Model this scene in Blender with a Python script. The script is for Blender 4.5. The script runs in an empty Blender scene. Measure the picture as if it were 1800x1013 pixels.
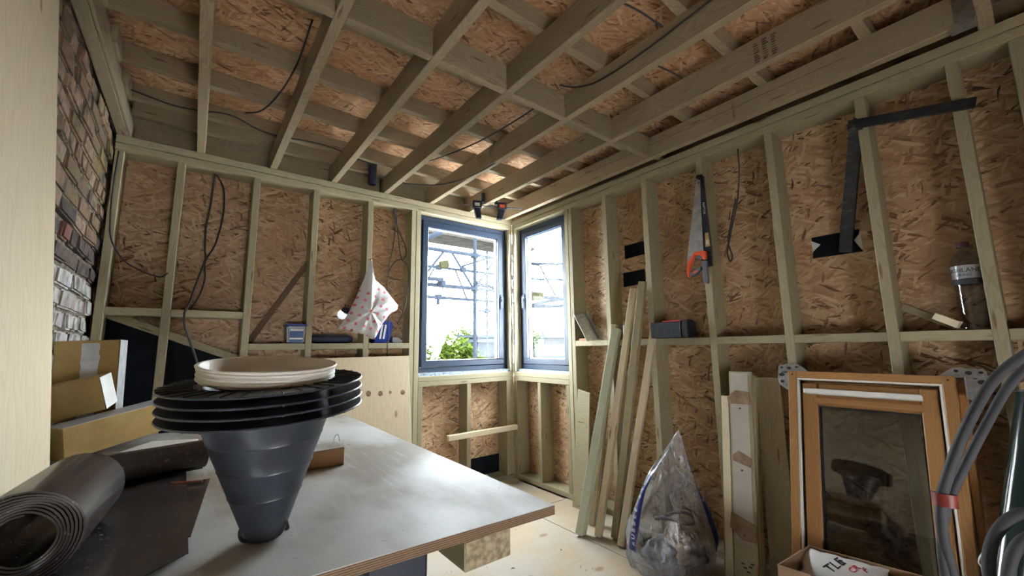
import bpy, bmesh, math, random
from mathutils import Vector, Matrix
random.seed(7)
S = bpy.context.scene
COL = S.collection

# ------------------------------------------------------------------ camera
CAM = Vector((-2.4183, -3.1240, 1.1770))
FW = Vector((0.60481, 0.78339, 0.14318)); RT = Vector((0.79263, -0.60956, -0.01307)); UP = Vector((-0.07704, -0.12139, 0.98961))
cd = bpy.data.cameras.new('camera'); cam = bpy.data.objects.new('camera', cd); COL.objects.link(cam)
cam.matrix_world = Matrix(((RT.x, UP.x, -FW.x, CAM.x), (RT.y, UP.y, -FW.y, CAM.y), (RT.z, UP.z, -FW.z, CAM.z), (0, 0, 0, 1)))
cd.sensor_width = 36.0; cd.lens = 721.12 / 1800 * 36.0; cd.clip_start = 0.02; cd.clip_end = 500
S.camera = cam

# ------------------------------------------------------------------ world: bright overcast sky
W = bpy.data.worlds.new('sky'); S.world = W; W.use_nodes = True
bg = W.node_tree.nodes['Background']
bg.inputs['Color'].default_value = (0.93, 0.97, 1.0, 1); bg.inputs['Strength'].default_value = 34.0
S.view_settings.view_transform = 'Standard'; S.view_settings.look = 'None'
S.view_settings.gamma = 1.0; S.view_settings.exposure = 0.58; S.view_settings.use_curve_mapping = False
S.cycles.use_denoising = True
S.cycles.max_bounces = 6; S.cycles.diffuse_bounces = 4; S.cycles.glossy_bounces = 3; S.cycles.transparent_max_bounces = 10
S.cycles.use_adaptive_sampling = True; S.cycles.adaptive_threshold = 0.04
S.cycles.sample_clamp_indirect = 8.0; S.cycles.caustics_reflective = False; S.cycles.caustics_refractive = False

# ------------------------------------------------------------------ materials
class NT:
    def __init__(s, name):
        s.m = bpy.data.materials.new(name); s.m.use_nodes = True; s.t = s.m.node_tree; s.t.nodes.clear()
        s.out = s.t.nodes.new('ShaderNodeOutputMaterial')
    def n(s, typ, props=None, **inp):
        nd = s.t.nodes.new('ShaderNode' + typ)
        for k, v in (props or {}).items(): setattr(nd, k, v)
        for k, v in inp.items():
            key = int(k[1:]) if k[0] == '_' else k.replace('__', ' ')
            s.set(nd.inputs[key], v)
        return nd
    def set(s, sock, v):
        if isinstance(v, bpy.types.NodeSocket): s.t.links.new(v, sock)
        elif isinstance(v, bpy.types.Node): s.t.links.new(v.outputs[0], sock)
        else:
            if isinstance(v, tuple) and len(v) == 3 and sock.type == 'RGBA': v = v + (1,)
            sock.default_value = v
    def math(s, op, a, b=0.0, c=None):
        nd = s.n('Math', {'operation': op}, _0=a, _1=b)
        if c is not None: s.set(nd.inputs[2], c)
        return nd.outputs[0]
    def mix(s, f, a, b, bt='MIX'):
        nd = s.t.nodes.new('ShaderNodeMix'); nd.data_type = 'RGBA'; nd.blend_type = bt
        s.set(nd.inputs[0], f); s.set(nd.inputs[6], a); s.set(nd.inputs[7], b); return nd.outputs[2]
    def ramp(s, f, stops, interp='LINEAR'):
        nd = s.t.nodes.new('ShaderNodeValToRGB'); s.set(nd.inputs[0], f); cr = nd.color_ramp; cr.interpolation = interp
        while len(cr.elements) < len(stops): cr.elements.new(0.5)
        for e, (p, c) in zip(cr.elements, stops): e.position = p; e.color = tuple(c) + (1,) if len(c) == 3 else c
        return nd.outputs[0]
    def mapr(s, v, a, b, c=0.0, d=1.0):
        return s.n('MapRange', None, _0=v, _1=a, _2=b, _3=c, _4=d).outputs[0]
    def map(s, vec, scale=(1, 1, 1), rot=(0, 0, 0), loc=(0, 0, 0)):
        return s.n('Mapping', None, Vector=vec, Scale=scale, Rotation=rot, Location=loc).outputs[0]
    def bsdf(s, color, rough=0.7, metal=0.0, bump=None, bstr=0.3, bdist=0.002, spec=None, **kw):
        b = s.n('BsdfPrincipled'); s.set(b.inputs['Base Color'], color); s.set(b.inputs['Roughness'], rough); s.set(b.inputs['Metallic'], metal)
        if spec is not None: s.set(b.inputs['Specular IOR Level'], spec)
        for k, v in kw.items(): s.set(b.inputs[k.replace('__', ' ')], v)
        if bump is not None:
            bp = s.n('Bump', None, Strength=bstr, Distance=bdist, Height=bump); s.t.links.new(bp.outputs[0], b.inputs['Normal'])
        s.t.links.new(b.outputs[0], s.out.inputs[0]); return b

def m_osb(name, tint=(1, 1, 1)):
    t = NT(name); uv = t.n('UVMap').outputs[0]
    nz = t.n('TexNoise', {'noise_dimensions': '2D'}, Vector=uv, Scale=7.0, Detail=2.0)
    d = t.n('VectorMath', {'operation': 'MULTIPLY_ADD'}, _0=nz.outputs['Color'], _1=(0.03, 0.03, 0), _2=uv).outputs[0]
    def lay(rot, su, sv, off):
        mp = t.map(d, (su, sv, 1), (0, 0, rot), (off, off * 1.7, 0))
        v = t.n('TexVoronoi', {'voronoi_dimensions': '2D', 'distance': 'CHEBYCHEV'}, Vector=mp, Scale=1.0, Randomness=1.0)
        sp = t.n('SeparateColor', None, Color=v.outputs['Color'])
        return sp.outputs[0], sp.outputs[1], v.outputs['Distance']
    def rl(deg, su, sv, off):
        # rotate first, then stretch
        r = t.n('VectorRotate', {'rotation_type': 'Z_AXIS'}, Vector=d, Angle=math.radians(deg)).outputs[0]
        mp = t.map(r, (su, sv, 1), (0, 0, 0), (off, off * 1.7, 0))
        v = t.n('TexVoronoi', {'voronoi_dimensions': '2D', 'distance': 'CHEBYCHEV'}, Vector=mp, Scale=1.0, Randomness=1.0)
        sp = t.n('SeparateColor', None, Color=v.outputs['Color'])
        return sp.outputs[0], sp.outputs[1]
    a, am = rl(4, 14, 80, 3.1); b, bm = rl(33, 16, 95, 9.7); c, cm = rl(-28, 13, 78, 17.3); e, em = rl(75, 18, 90, 23.0)
    def sel(x, y, m, th):
        k = t.math('GREATER_THAN', m, th)
        return t.math('ADD', t.math('MULTIPLY', x, t.math('SUBTRACT', 1.0, k)), t.math('MULTIPLY', y, k))
    r = sel(a, b, bm, 0.62); r = sel(r, c, cm, 0.66); r = sel(r, e, em, 0.87)
    fine = t.n('TexNoise', {'noise_dimensions': '2D'}, Vector=t.map(d, (25, 260, 1)), Scale=1.0, Detail=3.0).outputs[0]
    big = t.n('TexNoise', {'noise_dimensions': '2D'}, Vector=uv, Scale=1.6, Detail=2.0).outputs[0]
    f = t.math('ADD', r, t.math('MULTIPLY', t.math('SUBTRACT', fine, 0.5), 0.35))
    T = lambda c: tuple(x * y for x, y in zip(c, tint))
    col = t.ramp(f, [(0.0, T((0.07, 0.035, 0.018))), (0.045, T((0.19, 0.10, 0.052))), (0.13, T((0.37, 0.225, 0.128))), (0.45, T((0.47, 0.305, 0.18))), (0.75, T((0.55, 0.38, 0.235))), (1.0, T((0.66, 0.49, 0.325)))])
    col = t.mix(t.mapr(big, 0.35, 0.7, 0.0, 0.45), col, T((0.34, 0.185, 0.10)), 'MIX')
    t.bsdf(col, 0.52, spec=0.4)
    return t.m

def m_wood(name, light, dark, gscale=1.0, knots=True, vary=0.18, rough=0.62, knotcol=(0.16, 0.08, 0.035), tint2=None):
    t = NT(name); uv = t.n('UVMap').outputs[0]; oi = t.n('ObjectInfo').outputs['Random']
    off = t.n('CombineXYZ', None, X=t.math('MULTIPLY', oi, 37.0), Y=t.math('MULTIPLY', oi, 91.0)).outputs[0]
    p = t.n('VectorMath', {'operation': 'ADD'}, _0=uv, _1=off).outputs[0]
    w1 = t.n('TexNoise', {'noise_dimensions': '2D'}, Vector=t.map(p, (1.1, 7, 1)), Scale=1.0, Detail=2.0).outputs[0]
    sp = t.n('SeparateXYZ', None, Vector=p)
    v = t.math('ADD', t.math('MULTIPLY', sp.outputs[1], 60.0 * gscale), t.math('MULTIPLY', w1, 26.0))
    ring = t.math('FRACT', v)
    ring = t.math('POWER', ring, 2.0)
    fib = t.n('TexNoise', {'noise_dimensions': '2D'}, Vector=t.map(p, (6, 330, 1)), Scale=1.0, Detail=3.0).outputs[0]
    blot = t.n('TexNoise', {'noise_dimensions': '2D'}, Vector=t.map(p, (1.7, 6, 1)), Scale=1.0, Detail=3.0).outputs[0]
    f = t.math('ADD', t.math('MULTIPLY', ring, 0.45), t.math('MULTIPLY', fib, 0.55))
    col = t.ramp(f, [(0.15, light), (0.85, dark)])
    t2 = tint2 or tuple(x * y for x, y in zip(light, (0.95, 1.0, 0.86)))
    col = t.mix(t.mapr(blot, 0.4, 0.7, 0.0, 0.55), col, t.mix(f, t2, dark))
    h = 0
    if knots:
        vo = t.n('TexVoronoi', {'voronoi_dimensions': '2D'}, Vector=t.map(p, (2.3, 16, 1)), Scale=1.0)
        rc = t.n('SeparateColor', None, Color=vo.outputs['Color']).outputs[0]
        k = t.math('MULTIPLY', t.mapr(vo.outputs['Distance'], 0.11, 0.05, 0.0, 1.0), t.math('GREATER_THAN', rc, 0.74))
        col = t.mix(t.math('MULTIPLY', k, 0.8), col, knotcol)
    br = t.mapr(oi, 0, 1, 1 - vary, 1 + vary * 0.6)
    col = t.n('HueSaturation', None, Hue=0.5, Saturation=1.0, Value=br, Color=col).outputs[0]
    t.bsdf(col, rough, spec=0.35)
    return t.m

def m_plain(name, col, rough=0.5, metal=0.0, noise=0.12, nscale=9.0, bump=0.0, spec=None, col2=None, coord='Object', **kw):
    t = NT(name); tc = t.n('TexCoord').outputs[coord]
    nz = t.n('TexNoise', None, Vector=tc, Scale=nscale, Detail=4.0).outputs[0]
    c2 = col2 or tuple(max(0, c * (1 - noise * 2)) for c in col)
    c = t.ramp(nz, [(0.35, c2), (0.65, col)])
    t.bsdf(c, t.mapr(nz, 0.3, 0.7, min(1, rough * 1.15), rough * 0.88), metal, bump=nz if bump else None, bstr=bump, bdist=0.002, spec=spec, **kw)
    return t.m

def m_ply(name, light=(0.72, 0.60, 0.42), dark=(0.60, 0.46, 0.29), rough=0.6):
    t = NT(name); uv = t.n('UVMap').outputs[0]
    w = t.n('TexNoise', {'noise_dimensions': '2D'}, Vector=t.map(uv, (0.9, 5, 1)), Scale=1.0, Detail=3.0).outputs[0]
    sp = t.n('SeparateXYZ', None, Vector=uv)
    ring = t.math('FRACT', t.math('ADD', t.math('MULTIPLY', sp.outputs[1], 16.0), t.math('MULTIPLY', w, 14.0)))
    fib = t.n('TexNoise', {'noise_dimensions': '2D'}, Vector=t.map(uv, (4, 260, 1)), Scale=1.0, Detail=3.0).outputs[0]
    f = t.math('ADD', t.math('MULTIPLY', t.math('POWER', ring, 2.0), 0.35), t.math('MULTIPLY', fib, 0.65))
    col = t.ramp(f, [(0.2, light), (0.85, dark)])
    vo = t.n('TexVoronoi', {'voronoi_dimensions': '2D'}, Vector=t.map(uv, (3.0, 7, 1)), Scale=1.0)
    rc = t.n('SeparateColor', None, Color=vo.outputs['Color']).outputs[0]
    k = t.math('MULTIPLY', t.mapr(vo.outputs['Distance'], 0.10, 0.05, 0.0, 1.0), t.math('GREATER_THAN', rc, 0.86))
    col = t.mix(t.math('MULTIPLY', k, 0.75), col, (0.26, 0.13, 0.06))
    t.bsdf(col, rough, spec=0.35)
    return t.m

def m_plyedge(name):
    t = NT(name); g = t.n('TexCoord').outputs['Object']; z = t.n('SeparateXYZ', None, Vector=g).outputs[2]
    nz = t.n('TexNoise', None, Vector=t.map(g, (30, 30, 400)), Scale=1.0, Detail=2.0).outputs[0]
    s = t.math('FRACT', t.math('MULTIPLY', z, 230.0))
    f = t.math('ADD', t.math('MULTIPLY', t.math('GREATER_THAN', s, 0.5), 0.55), t.math('MULTIPLY', nz, 0.45))
    col = t.ramp(f, [(0.2, (0.24, 0.15, 0.085)), (0.8, (0.10, 0.055, 0.032))])
    t.bsdf(col, 0.8)
    return t.m

MAT = {}
MAT['osb'] = m_osb('osb'); MAT['osb_roof'] = m_osb('osb_roof', (1.08, 0.97, 0.9))
MAT['stud'] = m_wood('treated_pine', (0.385, 0.335, 0.222), (0.285, 0.235, 0.14), tint2=(0.32, 0.305, 0.20))
MAT['joist'] = m_wood('joist_pine', (0.37, 0.305, 0.205), (0.25, 0.19, 0.12), tint2=(0.275, 0.225, 0.145))
MAT['pine'] = m_wood('fresh_pine', (0.70, 0.61, 0.44), (0.58, 0.47, 0.30), knots=True, tint2=(0.63, 0.62, 0.45))
MAT['pine_green'] = m_wood('green_treated_pine', (0.62, 0.66, 0.50), (0.52, 0.55, 0.38), tint2=(0.55, 0.62, 0.46), knots=False)
MAT['darkwood'] = m_wood('dark_wood', (0.16, 0.095, 0.05), (0.09, 0.05, 0.028))
MAT['ply'] = m_ply('pale_plywood', (0.62, 0.52, 0.365), (0.53, 0.42, 0.275))
MAT['ply_floor'] = m_ply('floor_plywood', (0.66, 0.54, 0.38), (0.55, 0.42, 0.27))
MAT['ply_edge'] = m_plyedge('plywood_edge')
MAT['black_mem'] = m_plain('black_membrane', (0.006, 0.008, 0.014), 0.7, noise=0.2, spec=0.15)
MAT['black_plastic'] = m_plain('black_plastic', (0.015, 0.018, 0.026), 0.38, noise=0.2, nscale=30)
MAT['galv'] = m_plain('galvanised_steel', (0.55, 0.57, 0.58), 0.38, 0.85, noise=0.15, nscale=40)
MAT['cable_dark'] = m_plain('dark_cable', (0.035, 0.035, 0.042), 0.5)
MAT['cable_grey'] = m_plain('grey_cable', (0.06, 0.061, 0.066), 0.7, spec=0.25)
MAT['frame_grey_flare'] = m_plain('anthracite_flare_frame', (0.018, 0.034, 0.068), 0.45, noise=0.06)  # dark grey frame, blue of lens flare painted into its colour
MAT['white'] = m_plain('white_plastic', (0.8, 0.8, 0.78), 0.45, noise=0.05)
MAT['foam'] = m_plain('expanding_foam', (0.78, 0.72, 0.58), 0.9, nscale=60, bump=0.6)
MAT['text_dark'] = m_plain('dark_print', (0.02, 0.02, 0.03), 0.6)
MAT['text_pale'] = m_plain('pale_print', (0.7, 0.7, 0.66), 0.6)
MAT['text_stamp'] = m_plain('ink_stamp', (0.10, 0.065, 0.04), 0.8)

def m_glass(name, tint=(0.93, 0.96, 0.97), refl=0.10):
    t = NT(name); tr = t.n('BsdfTransparent', None, Color=tint); gl = t.n('BsdfGlossy', None, Color=(1, 1, 1), Roughness=0.02)
    lw = t.n('LayerWeight', None, Blend=0.5).outputs['Facing']
    mx = t.n('MixShader', None, _0=t.math('ADD', refl * 0.3, t.math('MULTIPLY', t.math('POWER', lw, 5.0), refl * 4)), _1=tr.outputs[0], _2=gl.outputs[0])
    t.t.links.new(mx.outputs[0], t.out.inputs[0]); return t.m
MAT['glass'] = m_glass('window_glass', refl=0.02)

# ------------------------------------------------------------------ mesh helpers
class MB:
    def __init__(s, M=None): s.v = []; s.f = []; s.uv = []; s.M = M
    def add(s, vs, fs, uvs=None):
        o = len(s.v)
        for p in vs:
            p = Vector(p); s.v.append(s.M @ p if s.M else p)
        for i, f in enumerate(fs):
            s.f.append([o + k for k in f])
            s.uv.append(uvs[i] if uvs else [(vs[k][0], vs[k][1] + vs[k][2]) for k in f])
        return s
    def box(s, a, b, lg=None):
        a = list(a); b = list(b)
        for i in range(3):
            if a[i] > b[i]: a[i], b[i] = b[i], a[i]
        vs = [(x, y, z) for x in (a[0], b[0]) for y in (a[1], b[1]) for z in (a[2], b[2])]
        fs = [(0, 1, 3, 2), (4, 6, 7, 5), (0, 4, 5, 1), (2, 3, 7, 6), (0, 2, 6, 4), (1, 5, 7, 3)]
        if lg is None: lg = max(range(3), key=lambda i: b[i] - a[i])
        uvs = []
        for k, f in enumerate(fs):
            nax = k // 2; oth = [i for i in range(3) if i != nax]
            if lg in oth: u = lg; v = [i for i in oth if i != lg][0]
            else: u, v = oth
            uvs.append([(vs[j][u] + 0.31 * k, vs[j][v] + 0.17 * k) for j in f])
        return s.add(vs, fs, uvs)
    def tube(s, pts, r, n=8, caps=True, radii=None):
        pts = [Vector(p) for p in pts]; N = len(pts); vs = []; fs = []; uvs = []
        t0 = (pts[1] - pts[0]).normalized(); up = Vector((0, 0, 1)) if abs(t0.z) < 0.9 else Vector((1, 0, 0))
        nrm = (up - t0 * up.dot(t0)).normalized(); L = 0
        Ls = []
        for i, p in enumerate(pts):
            t = (pts[min(i + 1, N - 1)] - pts[max(i - 1, 0)]).normalized()
            nrm = (nrm - t * nrm.dot(t)).normalized(); bi = t.cross(nrm)
            if i: L += (pts[i] - pts[i - 1]).length
            Ls.append(L); rr = radii[i] if radii else r
            for k in range(n):
                a = 2 * math.pi * k / n; vs.append(tuple(p + (nrm * math.cos(a) + bi * math.sin(a)) * rr))
        for i in range(N - 1):
            for k in range(n):
                k2 = (k + 1) % n; fs.append((i * n + k, i * n + k2, (i + 1) * n + k2, (i + 1) * n + k))
                uvs.append([(Ls[i], k * r), (Ls[i], (k + 1) * r), (Ls[i + 1], (k + 1) * r), (Ls[i + 1], k * r)])
        if caps:
            fs.append(tuple(range(n))); uvs.append([(0, 0)] * n)
            fs.append(tuple((N - 1) * n + k for k in range(n))); uvs.append([(0, 0)] * n)
        return s.add(vs, fs, uvs)
    def lathe(s, prof, n=32, o=(0, 0, 0), closed=False):
        vs = []; fs = []
        for r, z in prof:
            for k in range(n):
                a = 2 * math.pi * k / n; vs.append((o[0] + r * math.cos(a), o[1] + r * math.sin(a), o[2] + z))
        P = len(prof)
        for i in range(P if closed else P - 1):
            j = (i + 1) % P
            for k in range(n): k2 = (k + 1) % n; fs.append((i * n + k, i * n + k2, j * n + k2, j * n + k))
        if not closed:
            if prof[0][0] > 1e-5: fs.append(tuple(range(n)))
            if prof[-1][0] > 1e-5: fs.append(tuple((P - 1) * n + k for k in range(n)))
        return s.add(vs, fs)
    def prism(s, poly, ax, lo, hi):
        i = 'xyz'.index(ax); o = [j for j in range(3) if j != i]; n = len(poly)
        def mk(p, h):
            q = [0, 0, 0]; q[i] = h; q[o[0]] = p[0]; q[o[1]] = p[1]; return tuple(q)
        vs = [mk(p, lo) for p in poly] + [mk(p, hi) for p in poly]
        fs = [tuple(range(n)), tuple(range(n, 2 * n))] + [(k, (k + 1) % n, n + (k + 1) % n, n + k) for k in range(n)]
        uvs = [[(p[0], p[1]) for p in poly]] * 2 + [[(poly[k][0], lo), (poly[(k + 1) % n][0], lo), (poly[(k + 1) % n][0], hi), (poly[k][0], hi)] for k in range(n)]
        return s.add(vs, fs, uvs)
    def sphere(s, c, r, n=12, sq=(1, 1, 1)):
        prof = [(max(1e-6, math.sin(math.pi * i / n)) * r, -math.cos(math.pi * i / n) * r) for i in range(n + 1)]
        vs = []; fs = []; m = n * 2
        for rr, z in prof:
            for k in range(m):
                a = 2 * math.pi * k / m; vs.append((c[0] + rr * math.cos(a) * sq[0], c[1] + rr * math.sin(a) * sq[1], c[2] + z * sq[2]))
        for i in range(n):
            for k in range(m): k2 = (k + 1) % m; fs.append((i * m + k, i * m + k2, (i + 1) * m + k2, (i + 1) * m + k))
        return s.add(vs, fs)
    def build(s, name, mat, parent=None, bevel=0.0, smooth=False, seg=1, kind=None, label=None):
        o_ = Vector((0, 0, 0)); p = parent
        while p is not None: o_ = o_ + p.location; p = p.parent
        me = bpy.data.meshes.new(name)
        me.from_pydata([tuple(v - o_) for v in s.v], [], s.f)
        ul = me.uv_layers.new(name='UVMap'); i = 0
        for poly, uv in zip(me.polygons, s.uv):
            for li, c in zip(poly.loop_indices, uv): ul.data[li].uv = c
        bm = bmesh.new(); bm.from_mesh(me)
        bmesh.ops.remove_doubles(bm, verts=bm.verts, dist=1e-6)
        bmesh.ops.recalc_face_normals(bm, faces=bm.faces)
        if bevel:
            es = [e for e in bm.edges if len(e.link_faces) == 2 and e.calc_face_angle(0) > 0.6]
            bmesh.ops.bevel(bm, geom=es, offset=bevel, segments=seg, affect='EDGES', clamp_overlap=True)
        bm.to_mesh(me); bm.free()
        if smooth:
            me.shade_smooth()
            try: me.set_sharp_from_angle(angle=math.radians(38))
            except Exception: pass
        if isinstance(mat, (list, tuple)):
            for m in mat: me.materials.append(MAT[m] if isinstance(m, str) else m)
        else: me.materials.append(MAT[mat] if isinstance(mat, str) else mat)
        ob = bpy.data.objects.new(name, me); COL.objects.link(ob); ob.parent = parent
        if kind: ob['kind'] = kind
        if label: ob['label'] = label
        return ob

def tag(o, label, cat, group=None):
    o['label'] = label; o['category'] = cat
    if group: o['group'] = group
    return o
def thing(name, loc, label, cat, group=None):
    o = bpy.data.objects.new(name, None); COL.objects.link(o); o.location = loc; o.empty_display_size = 0.05
    return tag(o, label, cat, group)
def struct(name, loc=(0, 0, 0)):
    o = bpy.data.objects.new(name, None); COL.objects.link(o); o.location = loc; o['kind'] = 'structure'; return o
def frame(o, x, y=None, z=None):
    """matrix with origin o and local axes x, y, z (orthonormalised)"""
    x = Vector(x).normalized()
    if z is None: z = x.cross(Vector(y))
    z = Vector(z); z = (z - x * z.dot(x)).normalized(); y = z.cross(x)
    return Matrix(((x.x, y.x, z.x, o[0]), (x.y, y.y, z.y, o[1]), (x.z, y.z, z.z, o[2]), (0, 0, 0, 1)))
def beam(p, q, w, h, up=(0, 0, 1)):
    """timber from p to q (centreline), width w across, h along 'up'"""
    p = Vector(p); q = Vector(q); L = (q - p).length
    m = MB(frame(p, q - p, z=up)); m.box((0, -w / 2, -h / 2), (L, w / 2, h / 2)); return m
def smoothpts(pts, k=6):
    P = [Vector(p) for p in pts]; out = []
    for i in range(len(P) - 1):
        a = P[max(i - 1, 0)]; b = P[i]; c = P[i + 1]; d = P[min(i + 2, len(P) - 1)]
        for j in range(k):
            t = j / k
            out.append(0.5 * ((2 * b) + (c - a) * t + (2 * a - 5 * b + 4 * c - d) * t * t + (3 * b - a - 3 * c + d) * t ** 3))
    out.append(P[-1]); return out
def text(name, body, M, size, mat, parent, depth=0.0004, align='CENTER', space=1.0):
    cu = bpy.data.curves.new('t', 'FONT'); cu.body = body; cu.size = size; cu.extrude = depth; cu.align_x = align; cu.align_y = 'CENTER'; cu.space_character = space
    cu.resolution_u = 2
    ob = bpy.data.objects.new('t', cu); COL.objects.link(ob)
    dg = bpy.context.evaluated_depsgraph_get(); me = bpy.data.meshes.new_from_object(ob.evaluated_get(dg))
    bpy.data.objects.remove(ob); bpy.data.curves.remove(cu)
    off = Vector((0, 0, 0)); p = parent
    while p is not None: off = off + p.location; p = p.parent
    me.transform(Matrix.Translation(-off) @ M); me.materials.clear(); me.materials.append(MAT[mat]); me.name = name
    o = bpy.data.objects.new(name, me); COL.objects.link(o); o.parent = parent; return o
# ================================================================== ROOM
ZT = 2.4211; ZJ = 2.561; ZD = 2.651; YB = -4.5; XL = -2.863; SD = 0.14
HEAD = 2.325; SILL = 0.952
# ---- floor
t = NT('dusty_floor_plywood'); ob = t.n('TexCoord').outputs['Object']; uv = t.n('UVMap').outputs[0]
n1 = t.n('TexNoise', None, Vector=ob, Scale=2.6, Detail=5.0).outputs[0]; n2 = t.n('TexNoise', {'noise_dimensions': '2D'}, Vector=t.map(uv, (4, 180, 1)), Scale=1.0, Detail=3.0).outputs[0]
c = t.mix(t.mapr(n1, 0.38, 0.62, 0.15, 0.9), t.ramp(n2, [(0.25, (0.42, 0.325, 0.215)), (0.8, (0.335, 0.245, 0.155))]), (0.38, 0.345, 0.295))
vo = t.n('TexVoronoi', {'voronoi_dimensions': '2D'}, Vector=t.map(uv, (3, 5, 1)), Scale=1.0); rc = t.n('SeparateColor', None, Color=vo.outputs['Color']).outputs[0]
c = t.mix(t.math('MULTIPLY', t.mapr(vo.outputs['Distance'], 0.12, 0.06, 0, 0.7), t.math('GREATER_THAN', rc, 0.8)), c, (0.24, 0.13, 0.065))
t.bsdf(c, 0.75, spec=0.3); MAT['ply_floor'] = t.m
fl = MB().box((XL, YB, -0.16), (0.155, 0.155, -0.02)).build('floor', 'ply_floor'); fl['kind'] = 'structure'
for (a, b, c, d) in [(-2.86, -1.93, -0.62, 0.15), (-1.925, -0.02, -0.66, 0.0), (-2.86, -1.625, -1.875, -0.63), (-1.62, -0.402, -1.9, -0.668), (-0.397, 0.0, -2.62, -0.668),
                     (-2.86, -1.64, -4.3, -1.88), (-1.635, -0.402, -4.3, -1.905), (-0.397, 0.0, -4.3, -2.625)]:
    MB().box((a, c, -0.0195), (b, d, 0.0 + random.uniform(-0.0015, 0)), lg=0).build('floor_panel', 'ply_floor', fl, bevel=0.001)

# ---- wall_back (window wall A, plane y = 0)
wb = MB()
wb.box((XL - 0.1, SD, -0.1), (-0.97, SD + 0.015, ZD), lg=0); wb.box((-0.97, SD, -0.1), (SD + 0.015, SD + 0.015, SILL - 0.03), lg=0)
wb.box((-0.97, SD, HEAD + 0.005), (SD + 0.015, SD + 0.015, ZD), lg=0)
wb = wb.build('wall_back', 'osb'); wb['kind'] = 'structure'
w = 0.04
LS = [-2.8599, -2.5814, -2.1815, -1.8106, -1.416, -1.0099]
SY = [-0.7687, -1.1773, -1.5353, -1.9389, -2.3333, -2.7299, -3.0336, -3.205, -3.605, -4.005]
ZP0 = 2.3304; ZP1 = 2.3770
BV = 0.0025
def part(a, b, name, par, mat='stud', lg=None, bevel=BV): return MB().box(a, b, lg).build(name, mat, par, bevel=bevel)
for i, x in enumerate(LS): part((x, 0, 0.04), (x + w, SD, ZP0 - .0005), 'stud', wb)
part((LS[5] - 0.042, 0.002, 0.04), (LS[5] - 0.0015, SD, ZP0 - .0005), 'stud', wb)
for a, b in ((ZP0, ZP1 - 0.004), (ZP1, ZT)): part((XL, 0, a), (-0.0005, SD, b), 'top_plate', wb)
part((XL, 0, 0), (-0.0005, SD, 0.04), 'sole_plate', wb)
for i, (x0, x1) in enumerate([(LS[0] + w, LS[1]), (LS[1] + w, LS[2])]): part((x0, 0.001, 1.3835 - .003 * i), (x1, SD - .001, 1.4269 - .003 * i), 'nogging', wb)
for x0, x1 in [(LS[2] + w, LS[3]), (LS[3] + w, LS[4]), (LS[4] + w, LS[5] - 0.042)]: part((x0, 0.001, 1.1795), (x1, SD - .001, 1.2223), 'nogging', wb)
# sill trimmers, cripples, corner post
part((-0.969, 0, 0.911), (-0.0005, SD, 0.951), 'sill_plate', wb); part((-0.969, 0, 0.870), (-0.0005, SD, 0.9095), 'sill_plate', wb)
for x in (-0.969, -0.512): part((x, 0, 0.04), (x + w, SD, 0.8695), 'cripple_stud', wb)
part((-0.085, 0.0, 0.04), (-0.0005, SD, 0.8695), 'corner_stud', wb)
part((-0.034, 0.0, 0.952), (-0.0005, SD, ZP0 - .0005), 'corner_stud', wb)
MB().box((-0.969, 0.02, 0.952), (-0.035, 0.16, 0.975), lg=0).build('sill_insulation', m_plain('blue_grey_foil', (0.45, 0.55, 0.68), 0.4, noise=0.3, nscale=50, bump=0.5), wb)
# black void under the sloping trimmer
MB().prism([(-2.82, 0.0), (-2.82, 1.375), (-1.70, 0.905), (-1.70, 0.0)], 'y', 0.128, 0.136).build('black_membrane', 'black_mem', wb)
beam((-2.818, 0.105, 1.392), (-1.66, 0.105, 0.905), 0.05, 0.045, up=(0, 0, 1)).build('sloping_trimmer', 'stud', wb, bevel=BV)
beam((-1.775, 0.125, 1.85), (-2.14, 0.125, 1.21), 0.02, 0.035, up=(0, 0, 1)).build('diagonal_strap', 'darkwood', wb)
MB().box((-0.47, 0.131, 0.045), (-0.05, 0.1385, 0.2)).build('membrane_patch', 'black_mem', wb)

# ---- wall_right (window wall B, plane x = 0)
wr = MB()
wr.box((SD, YB, -0.1), (SD + 0.015, SY[0] + w, ZD), lg=1); wr.box((SD, SY[0] + w, -0.1), (SD + 0.015, SD, SILL - 0.03), lg=1)
wr.box((SD, SY[0] + w, HEAD + 0.005), (SD + 0.015, SD, ZD), lg=1)
wr = wr.build('wall_right', 'osb'); wr['kind'] = 'structure'
for i, y in enumerate(SY):
    ww = 0.075 if i == 7 else w
    part((0, y - (ww - w), 0.04), (SD, y + w, ZP0 - .0005), 'stud', wr)
part((0.002, SY[0] - 0.041, 0.04), (SD, SY[0] - 0.0015, ZP0 - .0005), 'stud', wr)
for a, b in ((ZP0, ZP1 - 0.004), (ZP1, ZT)): part((0, YB, a), (SD, -0.0005, b), 'top_plate', wr)
part((0, YB, 0), (SD, -0.0005, 0.04), 'sole_plate', wr)
for i in range(len(SY) - 1):
    y1 = SY[i] - (0.041 if i == 0 else (0.035 if i == 7 else 0)); y0 = SY[i + 1] + w
    part((0.001, y0, 1.1795), (SD - .001, y1, 1.2223), 'nogging', wr)
part((0, SY[0] + w, 0.911), (SD, -0.0005, 0.951), 'sill_plate', wr); part((0, SY[0] + w, 0.870), (SD, -0.0005, 0.9095), 'sill_plate', wr)
for y in (SY[0] + w, -0.378): part((0, y, 0.04), (SD, y + w, 0.8695), 'cripple_stud', wr)
part((0, -0.05, 0.04), (SD, -0.0005, 0.8695), 'corner_stud', wr); part((0, -0.045, 0.952), (SD, -0.0005, ZP0 - .0005), 'corner_stud', wr)
MB().box((0.02, SY[0] + w, 0.952), (0.16, -0.046, 0.975), lg=1).build('sill_insulation', 'blue_grey_foil' if 'blue_grey_foil' in MAT else bpy.data.materials['blue_grey_foil'], wr)
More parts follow.
